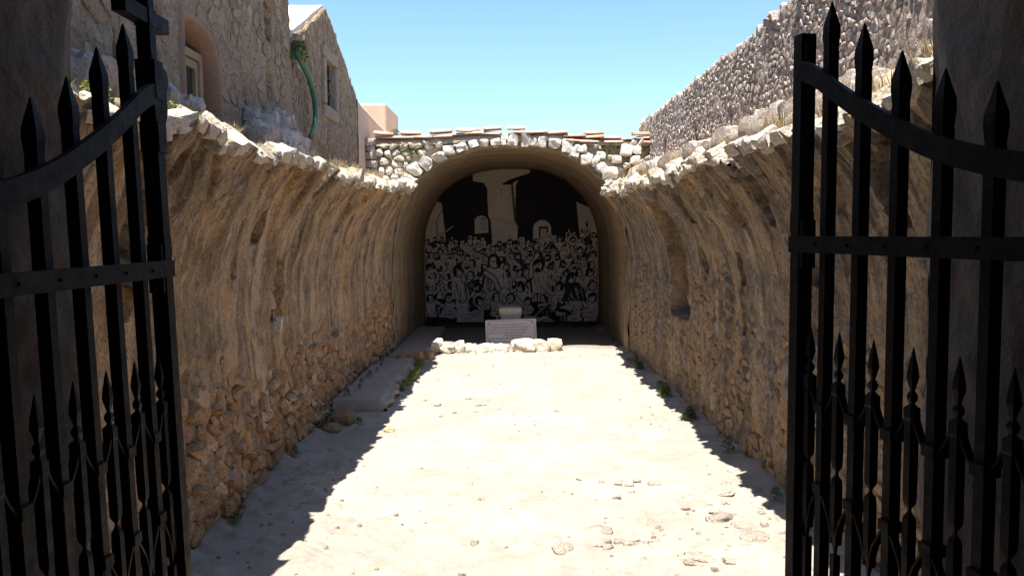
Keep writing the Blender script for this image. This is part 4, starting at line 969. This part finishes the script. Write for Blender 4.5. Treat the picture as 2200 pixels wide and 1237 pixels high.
# stone kerb bench along the left wall and raised slab at the vault
BN = empty('stone_ledge', (-2.2, 14, float(floor_z(14))), 'low worn stone ledge of long slabs along the foot of the left wall', 'ledge')
r = random.Random(89); y = 11.9
for L, x1 in [(1.25, -1.86), (1.15, -1.90), (1.05, -1.88), (1.0, -1.94)]:
    z0 = float(floor_z(y)); zt_ = z0 + .155 + r.uniform(-.015, .015)
    v = []
    nx_, ny_ = 24, 30
    A = np.linspace(-2.62, x1, nx_); B = np.linspace(y + .006, y + L - .006, ny_); AA, BB = np.meshgrid(A, B, indexing='ij')
    top = np.stack([AA + .09 * fbm(BB * 4, AA * 4, 3, 3) * sstep(-2.2, -1.9, AA), BB, zt_ + .035 * fbm(AA * 3, BB * 3, 201, 4) - .05 * sstep(x1 - .12, x1, AA + .1 * fbm(BB * 4, AA, 5, 3))], -1)
    lipv = top[-1:].copy(); lipv[..., 2] -= .07; lipv[..., 0] += .012; und = lipv.copy(); und[..., 0] -= .05; ft = und.copy(); ft[..., 2] = z0 - .05
    full = np.concatenate([top, lipv, und, ft], 0)
    e0 = full[:, :1].copy(); e0[..., 2] = z0 - .05; e1 = full[:, -1:].copy(); e1[..., 2] = z0 - .05
    grid_obj('slab', np.concatenate([e0, full, e1], 1), M['slab'], BN, smooth=True, flip=False); y += L
RS = empty('raised_slab', (-2.2, 18.4, float(floor_z(18))), 'raised dark stone step in the left corner under the vault', 'step')
box('slab', -2.60, -1.85, 17.2, 22.5, -.25, float(floor_z(19)) + .15, M['slab'], RS, .05)
for i, (x, y_, s) in enumerate([(-2.02, 17.1, .26), (-1.80, 17.35, .22), (-2.3, 17.05, .2)]): rock('edge_stone', (x, y_, float(floor_z(17)) + .08), (s, .25, .2), M['st_orange'], RS, r)
# loose rocks on the floor: named ones
for (px, py, sx, sy, sz, lab, mt) in [(665, 912, .42, .55, .24, 'large brown rock at the foot of the left wall near the stone ledge', 'st_brown'), (728, 905, .30, .36, .26, 'angular brown rock in the left shade next to the large brown rock', 'st_brown'), (705, 925, .22, .2, .12, 'small flat rock in the left shade before the large brown rock', 'st_brown'),
                                  (830, 925, .13, .12, .07, 'small orange stone lying in the sun at the edge of the left shadow', 'st_orange'), (1060, 990, .11, .09, .05, 'lone flat pebble in the middle of the sunlit floor', 'st_white'),
                                  (1575, 1022, .09, .1, .09, 'small upright stone at the edge of the right shadow', 'st_white'), (455, 1125, .34, .4, .12, 'flat rock in the shade beside the left gate leaf', 'st_brown')]:
    y_ = 2.32 * F / (py - 530); x = (px - 1104) * y_ / F
    o = rock('rock', (x, y_, float(floor_z(y_)) + sz * (.12 if sz > .1 else .0)), (sx, sy, sz), M[mt], None, rng, None, .6 if sz > .1 else .95, .16); tag(o, lab, 'rock')
# stones worn flush with the floor, lower right
M['st_floor'] = stone_mat('worn_floor_stone', [(.38, .335, .29), (.43, .385, .33), (.34, .30, .255)], .9, 20, .03)
r = random.Random(97)
for i in range(64):
    if i < 34: px, py = r.gauss(1600, 50), r.uniform(1030, 1235)
    elif i < 46: px, py = r.gauss(1335, 55), r.gauss(1180, 14)
    elif i < 54: px, py = r.gauss(1340, 40), r.gauss(1055, 12)
    else: px, py = r.gauss(930, 60), r.gauss(880, 18)
    y_ = 2.32 * F / (py - 530); x = (px - 1104) * y_ / F
    if x > 2.35: continue
    sz = r.uniform(.03, .085) * (2.2 if r.random() < .12 else 1); o = rock('embedded_stone', (x, y_, float(floor_z(y_)) + .05 * float(fbm(np.array([x * .6]), np.array([y_ * .6]), 3, 4)[0]) + .004), (sz * r.uniform(1, 1.6), sz, sz * r.uniform(.35, .6)), M['st_floor'], None, r, None, .5, .22)
    tag(o, 'pale stone worn flush with the trodden floor', 'stone', 'stones embedded in the floor')
# gravel
mb = MB(); r = random.Random(91)
for i in range(1000):
    y_ = 5.6 + 13 * r.random() ** 1.6; x = r.uniform(-2.5, 2.4)
    den = float(fbm(np.array([x * .55 + 3]), np.array([y_ * .45]), 31, 3)[0]) + .25 * float(sstep(1.0, 2.2, x)) * float(sstep(11, 6, y_)) + .12 * float(sstep(-.8, -1.8, x)) + (.2 if abs(x) > 2.2 else 0)
    if r.random() > .06 + max(0, den) * 1.7: continue
    s = r.uniform(.010, .032) * (1.8 if r.random() < .08 else 1); n = r.randint(5, 6); zz = float(floor_z(y_)) + .05 * float(fbm(np.array([x * .6]), np.array([y_ * .6]), 3, 4)[0])
    a0 = r.uniform(0, 6); ring = [(x + s * math.cos(a0 + 6.283 * k / n) * r.uniform(.7, 1.2), y_ + s * math.sin(a0 + 6.283 * k / n) * r.uniform(.7, 1.2), zz - .01) for k in range(n)]
    top = [(x + (p[0] - x) * .6, y_ + (p[1] - y_) * .6, zz + s * r.uniform(.35, .7)) for p in ring]
    mb.add(ring + top, [(k, (k + 1) % n, n + (k + 1) % n, n + k) for k in range(n)] + [tuple(range(n, 2 * n))])
tag(mb.build('gravel', M['st_floor']), 'pale chips of stone scattered over the floor', 'gravel', kind='stuff')

# ------------------------------------------------------------------ plants
def tuft_mesh(n, h, sp, r, wd=.006, droop=.4):
    mb = MB()
    for i in range(n):
        a = r.uniform(0, 6.283); l = h * r.uniform(.5, 1.1); b = sp * r.random(); x, y = b * math.cos(a), b * math.sin(a); out = l * droop * r.uniform(.3, 1.2); w_ = wd * r.uniform(.7, 1.3); c, s = -math.sin(a) * w_, math.cos(a) * w_
        p0 = (x, y, -.02); p1 = (x + math.cos(a) * out * .35, y + math.sin(a) * out * .35, l * .6); p2 = (x + math.cos(a) * out, y + math.sin(a) * out, l * r.uniform(.75, 1))
        mb.add([(p0[0] - c, p0[1] - s, p0[2]), (p0[0] + c, p0[1] + s, p0[2]), (p1[0] + c * .8, p1[1] + s * .8, p1[2]), (p1[0] - c * .8, p1[1] - s * .8, p1[2]), p2], [(0, 1, 2, 3), (3, 2, 4)])
    return mb
def weed_mesh(n, h, sp, r, leaf=.03):
    mb = MB()
    for i in range(n):
        a = r.uniform(0, 6.283); rad = sp * math.sqrt(r.random()); z = h * r.random() ** .8; rad *= (1.1 - .6 * z / h); c = Vector((rad * math.cos(a), rad * math.sin(a), z)); L = leaf * r.uniform(.6, 1.4)
        d = Vector((r.uniform(-1, 1), r.uniform(-1, 1), r.uniform(-.2, .9))).normalized(); s = d.cross(Vector((r.uniform(-1, 1), r.uniform(-1, 1), 1))).normalized() * L * .35
        mb.add([tuple(c - d * L * .5), tuple(c + s), tuple(c + d * L * .6), tuple(c - s)], [(0, 1, 2, 3)])
    for i in range(max(3, n // 25)):
        a = r.uniform(0, 6.283); e = Vector((sp * .6 * math.cos(a), sp * .6 * math.sin(a), h * .85)); s = Vector((.003, .002, 0)); mb.add([tuple(-s), tuple(s), tuple(e + s * .4), tuple(e - s * .4)], [(0, 1, 2, 3)])
    return mb
def proto(mb, name, mat):
    me = bpy.data.meshes.new(name); me.from_pydata(mb.v, [], mb.f); me.materials.append(mat); return me
r = random.Random(93)
weeds = [proto(weed_mesh(170, .22, .13, r, .035), 'weed', M['leaf']) for _ in range(3)]; herbs = [proto(weed_mesh(120, .18, .12, r, .032), 'herb', M['grass']) for _ in range(3)]
straws = [proto(tuft_mesh(60, .26, .07, r, .003, .7), 'dry_grass_tuft', M['straw']) for _ in range(3)]; grasses = [proto(tuft_mesh(90, .16, .10, r, .004, .6), 'grass_tuft', M['grass']) for _ in range(3)]
def plant(name, me, loc, sc, label, group, cat='plant'):
    o = bpy.data.objects.new(name, me); scene.collection.objects.link(o); o.location = loc; o.rotation_euler = (0, 0, r.uniform(0, 6)); o.scale = (sc * (.62 if name == 'weed' else 1),) * 3; tag(o, label, cat, group); return o
for px, py in [(1375, 790), (1390, 800), (1450, 850), (1458, 842), (1435, 838), (1500, 905), (1512, 912), (1575, 985), (1335, 740), (1700, 1090)]:
    y = 2.32 * F / (py - 530); x = min(2.36, (px - 1104) * y / F); plant('weed', r.choice(weeds), (x, y, float(floor_z(y)) + .03), r.uniform(.7, 1.1), 'small dark green weed at the foot of the right wall', 'weeds at the foot of the right wall')
for i in range(20):
    y = r.choice((16.2, 15.4, 13.0, 12.6, 11.2)) + r.uniform(-.3, .3); plant('weed', r.choice(weeds), (2.33 + r.uniform(-.08, .06), y, float(floor_z(y)) + .03), r.uniform(.6, 1.0), 'small dark green weed at the foot of the right wall', 'weeds at the foot of the right wall')
for px, py, sc in [(650, 915, 1.2), (675, 905, 1.1), (765, 920, .9), (540, 985, .8), (490, 1135, .8), (625, 925, 1.0), (480, 1100, .7)]:
    y = 2.32 * F / (py - 530); x = max(-2.45, (px - 1104) * y / F); plant('weed', r.choice(weeds), (x, y, float(floor_z(y)) + .02), sc, 'dark green weed in the shade at the foot of the left wall', 'weeds at the foot of the left wall')
for i in range(7): plant('grass_tuft', r.choice(grasses), (-1.84 + r.uniform(-.02, .03), 13.6 + i * .42, float(floor_z(14)) + .02), r.uniform(.8, 1.2), 'green grass tuft growing along the edge of the stone ledge', 'grass along the stone ledge', 'grass')
for i in range(8): plant('weed', r.choice(weeds), (-2.5 + r.uniform(0, .12), 12.2 + i * .55, float(floor_z(13)) + .17), r.uniform(.5, .9), 'dark weed on top of the stone ledge against the wall', 'weeds on the stone ledge')
def on_ledge(side, px, X):
    y = abs(X * F / (px - 1104)); return (side * X, y, ledge_z(side, X, y) - .01)
for px, X in [(430, 2.6), (438, 2.7), (462, 2.75), (512, 2.7), (518, 2.8), (210, 2.5), (230, 2.6), (375, 2.6)]: plant('herb', r.choice(herbs), on_ledge(-1, px, X), r.uniform(.7, 1.0), 'light green herb on the earth of the left ledge', 'herbs on the left ledge')
for i in range(60):
    y = 4.5 + 13 * r.random(); X = r.uniform(2.35, 2.95); plant('dry_grass_tuft', r.choice(straws), (-X, y, ledge_z(-1, X, y)), r.uniform(.35, .9), 'dry straw coloured grass tuft on the left ledge', 'dry grass on the left ledge', 'grass')
for i in range(95):
    y = 4.5 + 13 * r.random(); X = r.uniform(2.2, 2.85); plant('dry_grass_tuft', r.choice(straws), (X, y, ledge_z(1, X, y)), r.uniform(.5, 1.3), 'dry straw coloured grass tuft on the right ledge', 'dry grass on the right ledge', 'grass')
for i in range(22):
    y = 4.6 + 12.5 * r.random(); X = r.uniform(2.25, 2.8); plant('herb', r.choice(herbs), (X, y, ledge_z(1, X, y)), r.uniform(.6, 1.1), 'light green herb on the earth of the right ledge', 'herbs on the right ledge')
plant('shrub', proto(weed_mesh(520, .5, .28, r, .06), 'shrub', M['grass']), (-3.02, 12.05, E + 2.42), .62, 'bright green shrub growing from the wall joint at the top of the hose', None)
plant('shrub', proto(weed_mesh(260, .36, .2, r, .045), 'shrub', M['grass']), (-2.66, 19.2, E + 2.0), 1.0, 'yellow green shrub beside the pale pink block behind the tiles', None)
mbg = MB()
for i in range(300):
    x = r.uniform(-2.9, 3.05); z = 1.86 - r.random() ** 1.5 * (1.0 if x > 1.0 else .35)
    if (abs((x - VX) / (VA + .36)) ** VN + max(0, (z - ZS) / (VB + .36)) ** VN) < 1: continue
    if x < 1.0 and r.random() < .45: continue
    t = tuft_mesh(14, .10, .04, r, .005, .8) if r.random() < .6 else weed_mesh(16, .10, .06, r, .03)
    yb = float(front_y(x, z)) - .03 - r.uniform(0, .08); mbg.add([(p[0] + x, p[1] + yb, p[2] + z + E) for p in t.v], t.f)
tag(mbg.build('grass', M['grass']), 'short green grass and weeds between the stones of the arch front', 'grass', kind='stuff')
